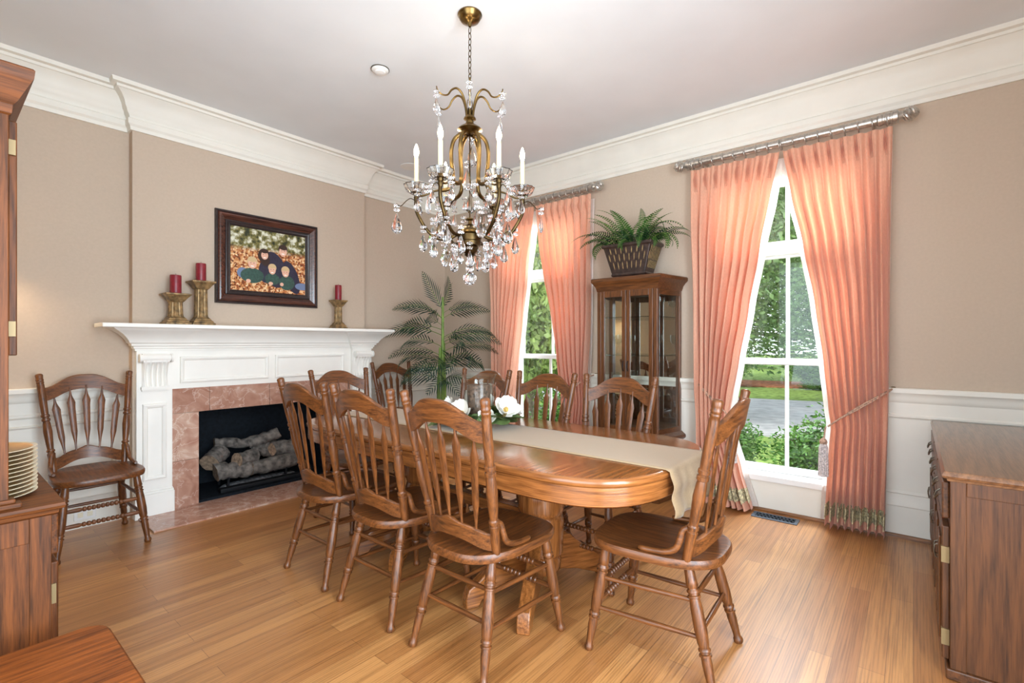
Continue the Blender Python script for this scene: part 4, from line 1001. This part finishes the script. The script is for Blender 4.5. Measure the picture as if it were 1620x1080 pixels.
for zf, key, hd, sc in ((1.55, 'pmid', .3, .68), (1.5, 'pmid', .05, .9), (1.5, 'pmid', pi-.2, .95), (1.48, 'pmid', pi+.6, .85), (1.42, 'pmid', -1.5, .75),
                        (1.32, 'plow', pi+.15, 1.0), (1.3, 'plow', -.35, 1.0), (1.28, 'plow', .5, .58), (1.22, 'plow', -1.1, .85), (1.2, 'plow', pi+.9, .9), (1.15, 'plow', .1, .95),
                        (1.02, 'pdrop', pi+.3, .95), (1.0, 'pdrop', -.3, .95), (1.0, 'pdrop', -1.3, .95), (.98, 'pdrop', -2.1, .9), (.85, 'pdrop', pi+.1, .9), (.82, 'pdrop', -.6, .85), (.8, 'pdrop', -1.7, .9), (.84, 'pdrop', .4, .55), (1.38, 'plow', pi-.5, .95), (1.1, 'plow', pi-.1, .95), (1.25, 'plow', -.05, 1.0), (.95, 'pdrop', -1.7, 1.0), (.92, 'pdrop', pi+.7, .9), (1.05, 'pdrop', -.8, .95), (.78, 'pdrop', -1.1, .85)):
    frond(pm_, key, (0, 0, zf), VR+hd, sc, rd.choice((-1, 1))*rd.uniform(.5, .95))

# ------------------------------------------------------------------ chandelier
CX, CY = 1.90, 1.866
cl = thing('chandelier', 'brass chandelier with candle lights and crystal drops over the table', 'chandelier', (CX, CY, -.018))
TO = math.atan2(-CY, -CX)                  # heading towards the camera
MB().lathe([(0, 3.058), (.064, 3.058), (.067, 3.05), (.062, 3.044), (.06, 3.038), (.05, 3.022), (.026, 3.012), (.013, 3.008), (.008, 2.99), (0, 2.988)], 32).build('canopy', M['brass'], cl, 40)
zc = 2.985; k = 0
link = None
while zc > 2.6:
    pts = []
    for i in range(17):
        a = 2*pi*i/16; x, z = .0085*cos(a), .019*sin(a); pts.append((x, 0, z))
    if link is None: link = MB().tube(pts, .0022, 6, cap=False).build('chain_link', M['brass_dk'], cl, 60); o = link
    else: o = link.copy(); COL.objects.link(o)
    o.location = (0, 0, zc-.016); o.rotation_euler = (0, 0, TO+pi/4+(pi/2 if k % 2 else 0)); zc -= .0315; k += 1
MB().tube([(.016*cos(a), 0, 2.57+.026*sin(a)) for a in [2*pi*i/20 for i in range(21)]], .005, 8, cap=False).build('hanging_loop', M['brass'], cl, 60)
MB().lathe([(0, 2.55), (.012, 2.545), (.014, 2.51), (.03, 2.495), (.034, 2.485), (.02, 2.475), (.022, 2.46), (.06, 2.435), (.068, 2.425), (.05, 2.418), (.02, 2.405), (0, 2.4)], 28).build('upper_hub', M['brass'], cl, 40)
def rot(p, a): return (p[0]*cos(a)-p[1]*sin(a), p[0]*sin(a)+p[1]*cos(a), p[2])
MB().lathe([(0, 1.945), (.022, 1.943), (.024, 1.937), (.008, 1.93), (.01, 1.915), (.03, 1.905), (.06, 1.885), (.075, 1.87), (.08, 1.858), (.07, 1.85)], 32).build('bowl_dome', M['brass'], cl, 40)
MB().lathe([(.07, 1.852), (.066, 1.84), (.06, 1.82), (.064, 1.815), (.058, 1.795), (.045, 1.79), (.048, 1.785), (.04, 1.765), (.026, 1.75), (.03, 1.745), (.016, 1.735), (.01, 1.73), (.014, 1.722), (.006, 1.715), (0, 1.705)], 32).build('bowl_finial', M['brass_dk'], cl, 40)
MB().lathe([(0, 2.4), (.004, 2.4), (.004, 1.94), (0, 1.94)], 8).build('stem_rod', M['brass_dk'], cl, 40)
arm = lyre = hook = brace = bob = slv = cup = blb = None
def inst(o, a): c = o.copy(); COL.objects.link(c); c.rotation_euler = (0, 0, a); return c
RA = .288
# one pendant: rosette of beads and a faceted pear drop, hung from its top (z = 0)
def pendant_mb(L, R, beads=2, seg=8):
    mb = MB(); z = 0
    for b in range(beads):
        z -= .011
        for i in range(6):
            a = 2*pi*i/6+b*.5; c = (.0125*cos(a), .0125*sin(a))
            mb.lathe([(.0005, z+.007), (.006, z), (.0005, z-.007)], 5, c)
        mb.lathe([(.0005, z+.009), (.007, z), (.0005, z-.009)], 6); z -= .012
    z -= .002
    mb.lathe([(.0006, z), (R*.28, z-L*.12), (R*.55, z-L*.32), (R*.9, z-L*.58), (R, z-L*.72), (R*.82, z-L*.88), (R*.4, z-L*.97), (.0006, z-L)], seg)
    return mb
PD = {}
PK = {'big': (.115, .0285, 2), 'mid': (.096, .023, 2), 'small': (.078, .0175, 2), 'spear': (.095, .012, 2), 'tiny': (.055, .015, 1)}
def pendant(kind, r, a, z):
    if kind not in PD: PD[kind] = pendant_mb(*PK[kind]).build('crystal_pendant', M['crystal'], cl, 12); o = PD[kind]
    else: o = PD[kind].copy(); COL.objects.link(o)
    o.location = (r*cos(a), r*sin(a), z); o.rotation_euler = (0, 0, a*1.7); return o
armc = smoothp([(.06, 0, 1.862), (.11, 0, 1.835), (.17, 0, 1.832), (.225, 0, 1.87), (.265, 0, 1.93), (.29, 0, 1.99), (RA, 0, 2.06)], 5)
lyrec = smoothp([(.02, 0, 2.408), (.05, 0, 2.402), (.085, 0, 2.37), (.1, 0, 2.31), (.098, 0, 2.24), (.09, 0, 2.17), (.094, 0, 2.125), (.12, 0, 2.1), (.17, 0, 2.092)], 5)
bracec = smoothp([(.165, 0, 2.094), (.2, 0, 2.085), (.25, 0, 2.062), (RA, 0, 2.064)], 4)
hookc = smoothp([(.018, 0, 2.485), (.026, 0, 2.55), (.048, 0, 2.61), (.08, 0, 2.63), (.112, 0, 2.612), (.135, 0, 2.58), (.168, 0, 2.572), (.195, 0, 2.59), (.2, 0, 2.606)], 5)
outc = smoothp([(RA, 0, 2.03), (RA+.03, 0, 2.045), (RA+.055, 0, 2.03), (RA+.08, 0, 2.005), (RA+.1, 0, 2.01), (RA+.105, 0, 2.018)], 4)
for i in range(6):
    a = TO+pi/6+i*pi/3
    if arm is None:
        arm = MB().tube(armc, [.0095]*len(armc), 10).build('arm', M['brass_dk'], cl, 60); arm.rotation_euler = (0, 0, a)
        lyre = MB().tube(lyrec, [.0108]*len(lyrec), 10).build('cage_rod', M['brass'], cl, 60); lyre.rotation_euler = (0, 0, a)
        brace = MB().tube(bracec, .0055, 8).build('brace', M['brass_dk'], cl, 60); brace.rotation_euler = (0, 0, a)
        hook = MB().tube(hookc, [.007-.004*j/len(hookc) for j in range(len(hookc))], 8).build('crown_scroll', M['brass'], cl, 60); hook.rotation_euler = (0, 0, a+pi/6)
        outer = MB().tube(outc, .0024, 6).build('hook_wire', M['brass_dk'], cl, 60); outer.rotation_euler = (0, 0, a)
        cup = MB().lathe([(0, 2.03), (.01, 2.032), (.014, 2.05), (.012, 2.06), (.017, 2.068), (.017, 2.09), (.013, 2.096), (.013, 2.118), (.016, 2.12), (.016, 2.126), (0, 2.126)], 16, (RA, 0)).build('candle_cup', M['brass_dk'], cl, 40); cup.rotation_euler = (0, 0, a)
        prof = [(.013, 2.068), (.03, 2.07), (.05, 2.085), (.06, 2.108), (.063, 2.118), (.059, 2.116), (.046, 2.092), (.03, 2.078), (.013, 2.076)]
        rings = [[(RA+r*(1+.1*(k % 2)*(r > .035))*cos(2*pi*k/24), r*(1+.1*(k % 2)*(r > .035))*sin(2*pi*k/24), z) for k in range(24)] for r, z in prof]
        bob = MB().loft(rings, caps=False).build('bobeche', M['crystal'], cl, 20); bob.rotation_euler = (0, 0, a)
        slv = MB().lathe([(0, 2.126), (.0115, 2.126), (.012, 2.13), (.0115, 2.26), (.009, 2.264), (0, 2.264)], 16, (RA, 0)).build('candle_sleeve', M['candle_sleeve'], cl, 40); slv.rotation_euler = (0, 0, a)
        blb = MB().lathe([(0, 2.262), (.007, 2.264), (.008, 2.272), (.0135, 2.288), (.014, 2.3), (.009, 2.322), (.003, 2.338), (0, 2.342)], 16, (RA, 0)).build('bulb', M['bulb'], cl, 40); blb.rotation_euler = (0, 0, a)
    else:
        for o_, da in ((arm, 0), (lyre, 0), (brace, 0), (hook, pi/6), (outer, 0), (cup, 0), (bob, 0), (slv, 0), (blb, 0)): inst(o_, a+da)
    light('bulb_light', 'POINT', (RA*cos(a), RA*sin(a), 2.37), 0.65, (1.0, 0.92, 0.8), parent=cl, radius=.02)
    pendant('spear' if i % 2 else 'big', RA+.104, a, 2.016)
    for da, r, z, k_ in ((.2, RA-.005, 2.085, 'small'), (-.2, RA-.005, 2.085, 'small'), (0.06, .25, 1.9, 'mid'), (-.25, .21, 1.96, 'big'), (.3, .2, 1.86, 'mid'), (-.3, .16, 2.0, 'mid')):
        pendant(k_, r, a+da, z)
    pendant('spear' if i % 2 else 'small', .2, a+pi/6, 2.59)
    pendant('mid', .1, a+pi/6, 1.80); pendant('small', .135, a+.15, 1.80); pendant('tiny', .13, a-.3, 2.1)
for k in range(3): pendant('big', .015, k*2*pi/3, 2.39-.13*k)
MB().lathe([(0, 1.705), (.004, 1.7), (.012, 1.692), (.004, 1.684), (.016, 1.676), (.004, 1.668), (.01, 1.66), (.003, 1.652), (0, 1.65)], 10).build('crystal_stem', M['crystal'], cl, 30)
mb = MB()
mb.lathe([(.0005, 1.655)]+[(.037*sin(pi*j/8), 1.617+.037*cos(pi*j/8)) for j in range(1, 8)]+[(.0005, 1.58)], 14)
mb.build('crystal_ball', M['crystal'], cl, 8)

# ------------------------------------------------------------------ china hutch, plates
hu = thing('china_hutch', 'oak china hutch at the left edge with cornice and open plate shelf', 'china hutch', (0, 0, 0))
y0, y1, xb = 2.005, 3.0, -.245
MB().box(xb, .245, y0, y1, .0, .735).build('base_cabinet', M['hutch_z'], hu, 0, bevel=.003)
MB().box(.2, .2475, y0-.004, y0, .02, .735).box(xb, .2, y0-.0035, y0, .66, .735).build('end_stile', M['hutch_z'], hu, 0, bevel=.002)
MB().loft([[(xb, y0-o, z), (.25+o, y0-o, z), (.25+o, y1+o, z), (xb, y1+o, z)] for o, z in ((.002, .73), (.012, .738), (.014, .748), (.024, .752), (.027, .76), (.024, .768), (.018, .77))]).build('counter_top', M['hutch_x'], hu, 30)
for k in range(2):
    ya, yb = y0+.035+k*.47, y0+.035+k*.47+.44
    d_ = MB().box(.247, .268, ya, yb, .6, .722).build('drawer', M['hutch_y'], hu, 0, bevel=.004)
    MB().tube([(.268, (ya+yb)/2-.04, .665), (.285, (ya+yb)/2-.035, .655), (.287, (ya+yb)/2, .65), (.285, (ya+yb)/2+.035, .655), (.268, (ya+yb)/2+.04, .665)], .004, 8).build('pull', M['pull'], d_, 60)
    d_ = MB().box(.247, .268, ya, yb, .08, .575).build('door', M['hutch_z'], hu, 0, bevel=.004)
    for zh in (.16, .48): MB().box(.2465, .262, ya-.006, ya+.001, zh-.03, zh+.03).build('hinge', M['hinge'], d_, 0)
u0 = 2.01
MB().box(xb, .158, u0, u0+.02, .77, 1.94).build('side_panel', M['hutch_z'], hu, 0, bevel=.002)
MB().box(xb, .158, y1-.03, y1-.01, .77, 1.94).build('side_panel', M['hutch_z'], hu, 0, bevel=.002)
MB().box(xb, xb+.012, u0+.02, y1-.03, .77, 1.94).build('back_board', M['hutch_z'], hu, 0)
MB().box(xb, .158, u0+.02, y1-.03, 1.2, 1.22).box(xb, .158, u0+.02, y1-.03, 1.92, 1.94).build('shelf_board', M['hutch_y'], hu, 0)
MB().box(xb, .185, u0-.012, u0+.03, .77, .785).box(xb, .172, u0-.008, u0+.028, .785, .798).build('foot_moulding', M['hutch_x'], hu, 0, bevel=.004)
MB().loft([[(xb, u0-o, z), (.158+o, u0-o, z), (.158+o, y1+o-.01, z), (xb, y1+o-.01, z)] for o, z in ((.0, 1.905), (.006, 1.91), (.008, 1.935), (.016, 1.945), (.03, 1.975), (.044, 2.005), (.048, 2.012), (.05, 2.035), (.046, 2.04))]).build('cornice', M['hutch_x'], hu, 30)
for k in range(2):
    ya, yb = u0+.03+k*.465, u0+.03+k*.465+.445
    d_ = MB().box(.159, .178, ya, ya+.06, 1.212, 1.9).box(.159, .178, yb-.06, yb, 1.212, 1.9).box(.159, .178, ya+.06, yb-.06, 1.212, 1.28).box(.159, .178, ya+.06, yb-.06, 1.83, 1.9).build('glass_door', M['hutch_z'], hu, 0, bevel=.003)
    MB().box(.166, .17, ya+.06, yb-.06, 1.28, 1.83).build('pane', M['cabglass'], d_, 0)
    for zh in (1.29, 1.82): MB().box(.1585, .174, ya-.012, ya+.001, zh-.022, zh+.022).build('hinge', M['hinge'], d_, 0)
MB().tube([(.1, 2.12, 1.2), (.1, 2.12, 1.185), (.105, 2.115, 1.175), (.112, 2.11, 1.178), (.115, 2.108, 1.186)], .0018, 6).build('cup_hook', M['hinge'], hu, 60)
pl0 = None
def plate_stack(x, y, z, n, r, dz, desc, grp):
    global pl0
    for k in range(n):
        if pl0 is None:
            pl0 = thing('dinner_plate', 'x', 'plate')
            MB().lathe([(.0, 0), (.075, 0), (.078, .003), (.095, .006), (.128, .0125), (.13, .0145), (.127, .015), (.094, .0085), (.076, .006), (0, .006)], 40).build('plate_body', M['porcelain'], pl0, 40)
            MB().lathe([(.123, .0124), (.1272, .0138), (.1272, .0148), (.123, .0134)], 40).build('gold_rim', M['goldrim'], pl0, 40)
            o = pl0
        else: o = dup(pl0, None)
        o.location = (x, y, z+k*dz); o.scale = (r/.13, r/.13, 1)
        which = 'topmost' if k == n-1 else 'bottom' if k == 0 else ['second', 'third', 'fourth', 'fifth', 'sixth', 'seventh', 'eighth', 'ninth', 'tenth', 'eleventh', 'twelfth', 'thirteenth', 'fourteenth', 'fifteenth'][k-1]+' from the bottom'
        o['label'] = 'gold-rimmed cream plate, %s of the %s' % (which, desc); o['group'] = grp
plate_stack(.108, 2.19, .771, 12, .13, .0125, 'front stack on the hutch', 'plates in the front stack on the hutch')
plate_stack(.085, 2.62, .771, 15, .12, .0135, 'rear stack on the hutch', 'plates in the rear stack on the hutch')

# ------------------------------------------------------------------ sideboard
sb = thing('sideboard', 'oak sideboard at the right edge with bail-pull drawers and hinged doors', 'sideboard', (0, 0, 0))
sx0, sx1, sy0, sy1 = 2.435, 3.95, -.62, -.105
MB().box(sx0, sx1, sy0, sy1, .04, .742).build('carcass', M['side_z'], sb, 0, bevel=.002)
MB().box(sx0-.005, sx0, sy1-.045, sy1, .04, .742).box(sx0-.0045, sx0, sy0, sy1-.045, .685, .742).build('end_stile', M['side_z'], sb, 0, bevel=.002)
MB().loft([[(sx0-o, sy0, z), (sx1+o*.4, sy0, z), (sx1+o*.4, sy1+o, z), (sx0-o, sy1+o, z)] for o, z in ((.0, .732), (.008, .736), (.01, .744), (.02, .748), (.024, .756), (.02, .766), (.014, .772))]).build('top', M['side_top'], sb, 30)
MB().box(sx0-.012, sx1, sy0, sy1+.012, 0, .04).build('plinth', M['side_x'], sb, 0, bevel=.005)
for k in range(3):
    xa, xb_ = sx0+.03+k*.49, sx0+.03+k*.49+.465
    d_ = MB().box(xa, xb_, sy1, sy1+.022, .585, .722).build('drawer', M['side_x'], sb, 0, bevel=.005)
    for fx in (.25, .75):
        xm = xa+(xb_-xa)*fx
        MB().tube([(xm-.035, sy1+.022, .66), (xm-.034, sy1+.034, .65), (xm-.02, sy1+.04, .632), (xm+.02, sy1+.04, .632), (xm+.034, sy1+.034, .65), (xm+.035, sy1+.022, .66)], .0035, 8).build('bail_pull', M['pull'], d_, 60)
    for d2 in (0, 1):
        xc, xd = (xa, (xa+xb_)/2-.002) if d2 == 0 else ((xa+xb_)/2+.002, xb_)
        d_ = MB().box(xc, xd, sy1, sy1+.022, .055, .555).box(xc+.045, xd-.045, sy1+.022, sy1+.029, .11, .5).build('door', M['side_z'], sb, 0, bevel=.005)
        xh = xc if d2 == 0 else xd
        for zh in (.14, .45): MB().box(xh-.008, xh+.012, sy1+.001, sy1+.024, zh-.03, zh+.03).build('hinge', M['hinge'], d_, 0)
        xk = xd-.02 if d2 == 0 else xc+.02
        MB().tube([(xk, sy1+.022, .42), (xk, sy1+.036, .415), (xk, sy1+.04, .39), (xk, sy1+.036, .365), (xk, sy1+.022, .36)], .0035, 8).build('pull', M['pull'], d_, 60)

# ------------------------------------------------------------------ low bench in the lower left corner
bn = thing('wooden_bench', 'low orange-brown wooden bench top with a rounded corner in the lower left corner', 'bench', (.07, 1.38, 0))
def rr_out(hx, hy, r, z):
    out = []
    for cx_, cy_, a0 in ((hx-r, hy-r, 0), (-hx+r, hy-r, pi/2), (-hx+r, -hy+r, pi), (hx-r, -hy+r, 1.5*pi)):
        for k in range(8): a = a0+pi/2*k/7; out.append((cx_+r*cos(a), cy_+r*sin(a), z))
    return out
MB().loft([rr_out(.275, .485, .055, .39), rr_out(.28, .49, .06, .395), rr_out(.28, .49, .06, .413), rr_out(.274, .484, .055, .42)]).build('bench_top', M['bench'], bn, 40)
MB().box(-.23, .23, -.44, .44, .33, .39).build('bench_apron', M['hutch_y'], bn, 0)
for sx in (-1, 1):
    for sy in (-1, 1): MB().turn((sx*.21, sy*.42, .35), (sx*.22, sy*.43, 0), [(0, .026), (.3, .024), (.35, .028), (.4, .022), (1, .016)], 12).build('leg', M['hutch_z'], bn, 40)

# ------------------------------------------------------------------ small fittings
vt = thing('floor_register', 'blue-grey metal floor register in the oak floor below the right window', 'floor vent', (3.862, .76, 0))
MB().box(-.06, .06, -.145, .145, 0, .002).build('duct_plate', M['soot'], vt, 0)
MB().box(-.06, -.045, -.145, .145, .002, .006).box(.045, .06, -.145, .145, .002, .006).box(-.045, .045, -.145, -.125, .002, .006).box(-.045, .045, .125, .145, .002, .006).build('rim', M['ventm'], vt, 0)
mb = MB()
for k in range(12):
    y = -.13+k*.0235
    mb.tube([(-.045, y, .004), (-.015, y+.02, .004), (.015, y, .004), (.045, y+.02, .004)], .003, 6)
mb.build('scroll_grille', M['ventm'], vt, 60)
sd_ = thing('smoke_detector', 'round white smoke detector on the ceiling left of the chandelier', 'smoke detector', (1.905, 2.69, 3.04))
MB().lathe([(0, 0), (.055, 0), (.055, -.012), (.05, -.018), (.035, -.022), (.033, -.03), (.02, -.034), (0, -.034)], 28).build('housing', M['plastic'], sd_, 40)
MB().lathe([(.056, -.003), (.059, -.003), (.059, -.009), (.056, -.009)], 28).build('trim_ring', M['pull'], sd_, 40)
sk = thing('ceiling_speaker', 'round grey speaker grille in the ceiling near the corner', 'ceiling speaker', (3.16, 3.95, 3.04))
MB().lathe([(.088, 0), (.1, 0), (.1, -.004), (.088, -.006)], 36).build('bezel', M['plastic'], sk, 40)
MB().lathe([(0, 0), (.088, 0), (.088, -.005), (0, -.006)], 36).build('grille', M['grille'], sk, 40)
ol = thing('wall_outlet', 'white outlet plate low on the baseboard behind the left wall chair', 'outlet', (.7, YA-.02, .09))
MB().box(-.058, .058, -.006, 0, -.035, .035).build('cover_plate', M['plastic'], ol, 0, bevel=.003)
for sx in (-1, 1): MB().box(sx*.025-.014, sx*.025+.014, -.009, -.006, -.016, .016).build('socket', M['porcelain'], ol, 0, bevel=.002)
sc = thing('wall_sconce', 'brass wall sconce with a lit cream shade on the fireplace wall behind the hutch', 'wall lamp', (.1, YA, 1.62))
MB().lathe([(0, -.05), (.02, -.045), (.03, 0), (.02, .045), (0, .05)], 16).build('back_plate', M['brass'], sc, 40)
MB().tube(smoothp([(0, -.01, 0), (0, -.06, -.03), (0, -.11, -.01), (0, -.12, .04)], 5), .006, 8).build('arm', M['brass'], sc, 60)
MB().lathe([(.05, .08), (.085, .0+.07-.07), (.083, .0), (.048, .08)], 24, (0, 0)).build('shade', M['shade'], sc, 40, loc=(0, -.12, .09))
MB().lathe([(0, .04), (.01, .04), (.01, .1), (0, .1)], 12, (0, -.12)).build('candle_sleeve', M['candle_sleeve'], sc, 40)
light('sconce_light', 'POINT', (0, -.12, .14), 9, (1.0, .82, .58), parent=sc, radius=.03)

# ------------------------------------------------------------------ outside
GZ = -.35
struct(MB().box(4.2, 70, -40, 50, GZ-.1, GZ).build('lawn', M['grass'], None, 0))
def flat(name, poly, z, m):
    return struct(MB().prism(poly, lambda a, b, sd: (a, b, z if sd else z-.03)).build(name, m, None, 0))
flat('driveway', [(8.5, -20), (13.5, -20), (15.5, -6), (15.2, 2), (14.0, 8), (12.6, 14), (11.6, 24), (8.2, 24), (9.0, 12), (9.4, 6), (9.0, 0)], GZ+.03, M['paving'])
flat('lawn_island', [(11.0, -5.5), (13.0, -5.0), (13.4, -2.2), (12.7, .1), (11.7, .45), (11.2, -.8)], GZ+.06, M['grass'])
flat('mulch_bed', [(19, -20), (24, -20), (23, 0), (21, 12), (17, 26), (14, 24), (18, 10), (20, 0)], GZ+.03, M['mulch'])
def leafy(R, n, ls, seed, shell=.55, mi=0):
    rd = random.Random(seed); mb = MB()
    lob = [(Vector((rd.uniform(-1, 1), rd.uniform(-1, 1), rd.uniform(-.7, 1))).normalized()*.45, rd.uniform(.45, .7)) for _ in range(9)]
    for _ in range(n):
        c, r = rd.choice(lob); d = Vector((rd.gauss(0, 1), rd.gauss(0, 1), rd.gauss(0, 1))).normalized()
        p = c+d*r*rd.uniform(shell, 1.0)
        p = Vector((p.x*R[0], p.y*R[1], p.z*R[2]))
        t = Vector((rd.gauss(0, 1), rd.gauss(0, 1), rd.gauss(0, .7))).normalized(); nn = (d+Vector((rd.gauss(0, .6), rd.gauss(0, .6), rd.gauss(0, .6)))).normalized()
        s_ = t.cross(nn); s_ = s_.normalized() if s_.length > .01 else t.orthogonal().normalized(); L = ls*rd.uniform(.6, 1.3)
        mb.add([p, p+t*L*.5+s_*L*.24, p+t*L, p+t*L*.5-s_*L*.24], [(0, 1, 2, 3)])
    return mb
def plant(name, lab, cat, grp, loc, mesh_src, sc, trunk, rz=0):
    t = thing(name, lab, cat, loc, rz, grp)
    if isinstance(mesh_src, bpy.types.Object): o = mesh_src.copy(); COL.objects.link(o); o.parent = t
    else: o = mesh_src[0].build(mesh_src[2], mesh_src[1], t, 0)
    o.scale = sc; o.location = (0, 0, trunk[1]); o.rotation_euler = (0, 0, rz*2)
    r, h = trunk[0], trunk[1]+.2*sc[2]
    tb_ = MB().tube([(0, 0, 0), (r*.6, -r*.4, h*.35), (-r*.3, r*.5, h*.7), (0, 0, h)], [r*1.2, r, r*.85, r*.6], 9)
    for k in range(5):
        a = k*2.1; tb_.tube([(0, 0, h*.75), (cos(a)*sc[0]*.3, sin(a)*sc[1]*.3, h*.75+sc[2]*.25), (cos(a)*sc[0]*.65, sin(a)*sc[1]*.65, h*.8+sc[2]*.45)], [r*.5, r*.35, r*.12], 6)
    tb_.build('trunk', M['bark'], t, 50)
    return o
s1 = plant('garden_shrub', 'round green shrub just outside the right window, right of its muntin', 'shrub', 'shrubs under the windows', (5.15, .42, GZ), (leafy((1, 1, 1), 15000, .065, 1, .35), M['shrub'], 'foliage'), (.72, .8, .68), (.03, .42))
plant('garden_shrub', 'round green shrub just outside the right window, left of its muntin', 'shrub', 'shrubs under the windows', (5.25, 1.55, GZ), s1, (.7, .72, .58), (.03, .36), 1.3)
plant('garden_shrub', 'green shrub just outside the left window', 'shrub', 'shrubs under the windows', (5.3, 3.3, GZ), s1, (.65, .7, .62), (.03, .5), 2.2)
h1 = plant('garden_tree', 'pale green bushy tree close outside the left window', 'tree', 'trees in the garden', (7.0, 5.4, GZ), (leafy((1, 1, 1), 14000, .075, 2, .45), M['hedge'], 'crown'), (1.3, 1.5, 2.3), (.07, 1.7))
plant('garden_tree', 'dense dark tree behind the pale one outside the left window', 'tree', 'trees in the garden', (8.6, 8.0, GZ), (leafy((1, 1, 1), 9000, .1, 6, .45), M['oaklf'], 'crown'), (2.0, 2.2, 3.2), (.1, 2.6), .7)
oak = plant('oak_tree', 'large spreading oak whose low boughs hang into the right window\'s view', 'tree', 'trees in the garden', (10.6, 3.4, GZ), (leafy((1, 1, 1), 42000, .038, 3, .3), M['oaklf'], 'crown'), (3.2, 3.0, 3.0), (.2, 3.6))
plant('oak_tree', 'oak behind the driveway seen right of the right window\'s muntin', 'tree', 'trees in the garden', (16.5, -.6, GZ), oak, (3.6, 4.0, 3.6), (.22, 4.1), 1.1)
plant('oak_tree', 'tall oak far back above the driveway on the left', 'tree', 'trees in the garden', (20.5, 7.0, GZ), oak, (4.5, 4.8, 4.6), (.28, 5.0), 2.4)
plant('oak_tree', 'broad oak far back filling the view between the other oaks', 'tree', 'trees in the garden', (22.5, 2.2, GZ), oak, (4.5, 4.5, 4.2), (.28, 4.6), 3.3)
plant('oak_tree', 'distant oak at the right end of the far bed', 'tree', 'trees in the garden', (22.5, -4.5, GZ), oak, (4.2, 4.5, 4.0), (.28, 4.4), 4.0)
plant('oak_tree', 'distant oak behind the left window\'s trees', 'tree', 'trees in the garden', (16, 12.5, GZ), oak, (4.6, 4.6, 5.0), (.28, 4.8), 5.0)
for k, (x, y, s_) in enumerate(((19.5, 2.5, .9), (20.0, .2, .7), (20.3, -2.0, .9), (18.6, 5.5, 1.0), (21, -4.2, .8))):
    plant('bed_shrub', ['low shrub in the far mulch bed seen just left of the muntin', 'small low shrub in the far mulch bed right of the muntin', 'low shrub in the far mulch bed farther right', 'low shrub at the left end of the far mulch bed', 'low shrub at the right end of the far mulch bed'][k], 'shrub', 'low shrubs in the far bed', (x, y, GZ), s1, (s_, s_*1.4, s_*.8), (.04, .5*s_), k)
tag(plant('woodland', 'x', 'x', 'x', (34, 6, GZ), (leafy((1, 1, 1), 16000, .03, 9, .3), M['oaklf'], 'foliage'), (5, 34, 5), (.3, 1.6)).parent, 'far woodland closing the view beyond all the garden trees', 'woodland', kind='stuff')
del bpy.data.objects['woodland']['group']
